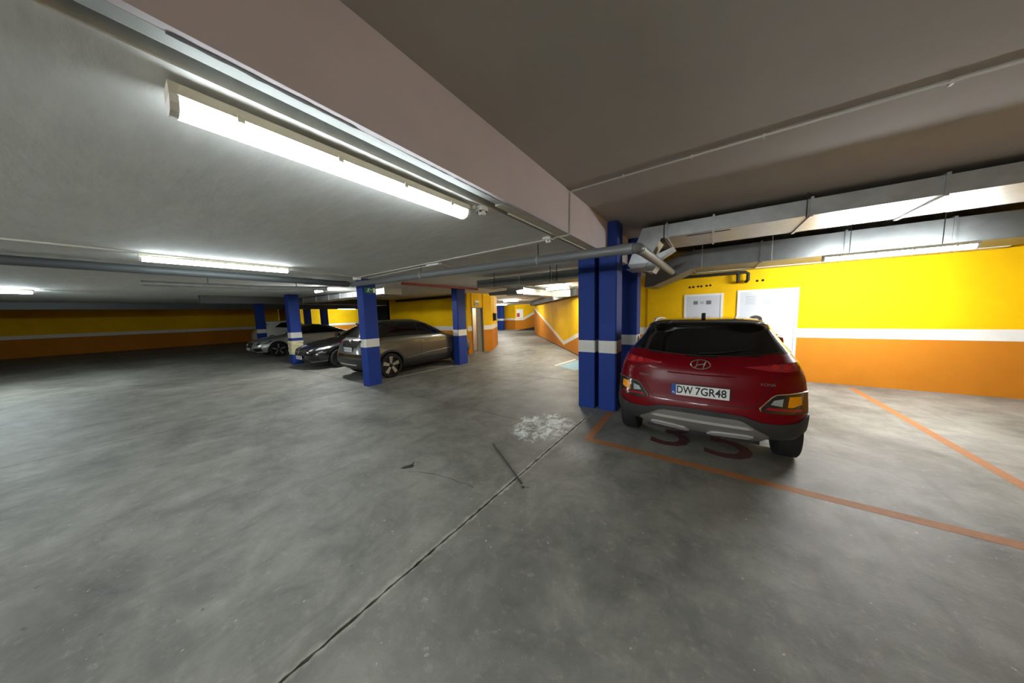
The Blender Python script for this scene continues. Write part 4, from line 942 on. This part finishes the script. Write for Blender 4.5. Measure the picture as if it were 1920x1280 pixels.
    MB().box(-.55, .55, .4, L - .6, .16, .22).build('underbody', 'black', S.root)
Car.STYLE = (.10, 5, 'rim_dark', 'rim_dark')
B = Car('car', saloon(1.43, 4.64, .89), (.98, 3.72), .325, .37, .79, 'black saloon parked nose out between the grey car and the foam wrapped column', 'car_black', 'car_black', lambda x, y: .985 if 1.0 < y < 3.1 else 9)
dress(B, 1.43, 4.64, 'car_black', '4506 JVR')
B.root.rotation_euler = (0, 0, math.pi); B.root.location = (-11.18, 3.62 + 4.64, 0)
Car.STYLE = (.09, 5, 'rim', 'rim_dark')
S = Car('car', saloon(1.405, 4.69, .905), (1.0, 3.84), .33, .375, .805, 'silver coupe with alloy wheels parked left of the foam wrapped column', 'car_silver', 'gloss', lambda x, y: .975 if 1.0 < y < 3.1 else 9)
dress(S, 1.405, 4.69, 'car_silver', '7731 KBD')
S.root.rotation_euler = (0, 0, math.pi); S.root.location = (-16.92, 3.62 + 4.69, 0)
Car.STYLE = (.12, 5, 'rim', 'rim_dark')
Wc = Car('car', [(z * 1.02, a, b, c_, *r) for z, a, b, c_, *r in juke], (.74, 3.38), .335, .385, .80, 'white hatchback far left behind the dark blue column', 'car_white', 'car_white', lambda x, y: 1.14, .30)
for sd in 'RL':
    Wc.panel('side_window', [(.92, 1.20), (1.72, 1.12), (1.72, 1.48), (1.3, 1.47)], sd, 'glass', .004, .01, .1)
    Wc.panel('side_window', [(1.80, 1.12), (2.72, 1.12), (2.2, 1.44), (1.80, 1.48)], sd, 'glass', .004, .01, .1)
    Wc.line('door_seam', [(1.76, .45), (1.76, 1.1)], sd, .004, 'black', 0)
Wc.panel('rear_window', [(-.62, 1.18), (.62, 1.18), (.54, 1.42), (-.54, 1.42)], 'r', 'glass', .006, .012, .08)
Wc.panel('windscreen', [(-.66, 1.14), (.66, 1.14), (.54, 1.46), (-.54, 1.46)], 'f', 'glass', .006, .012, .08)
Wc.panel('tail_light', [(-.84, 1.02), (-.60, 1.00), (-.62, .90), (-.84, .90)], 'r', 'red_lens', .012, .015, .05, None, True)
Wc.panel('headlight', [(-.82, .86), (-.5, .82), (-.5, .74), (-.82, .76)], 'f', 'clear_lens', .012, .015, .05, None, True)
MB().box(-.55, .55, .35, 3.7, .18, .24).build('underbody', 'black', Wc.root)
Wc.root.location = (-23.4, 5.3, 0)
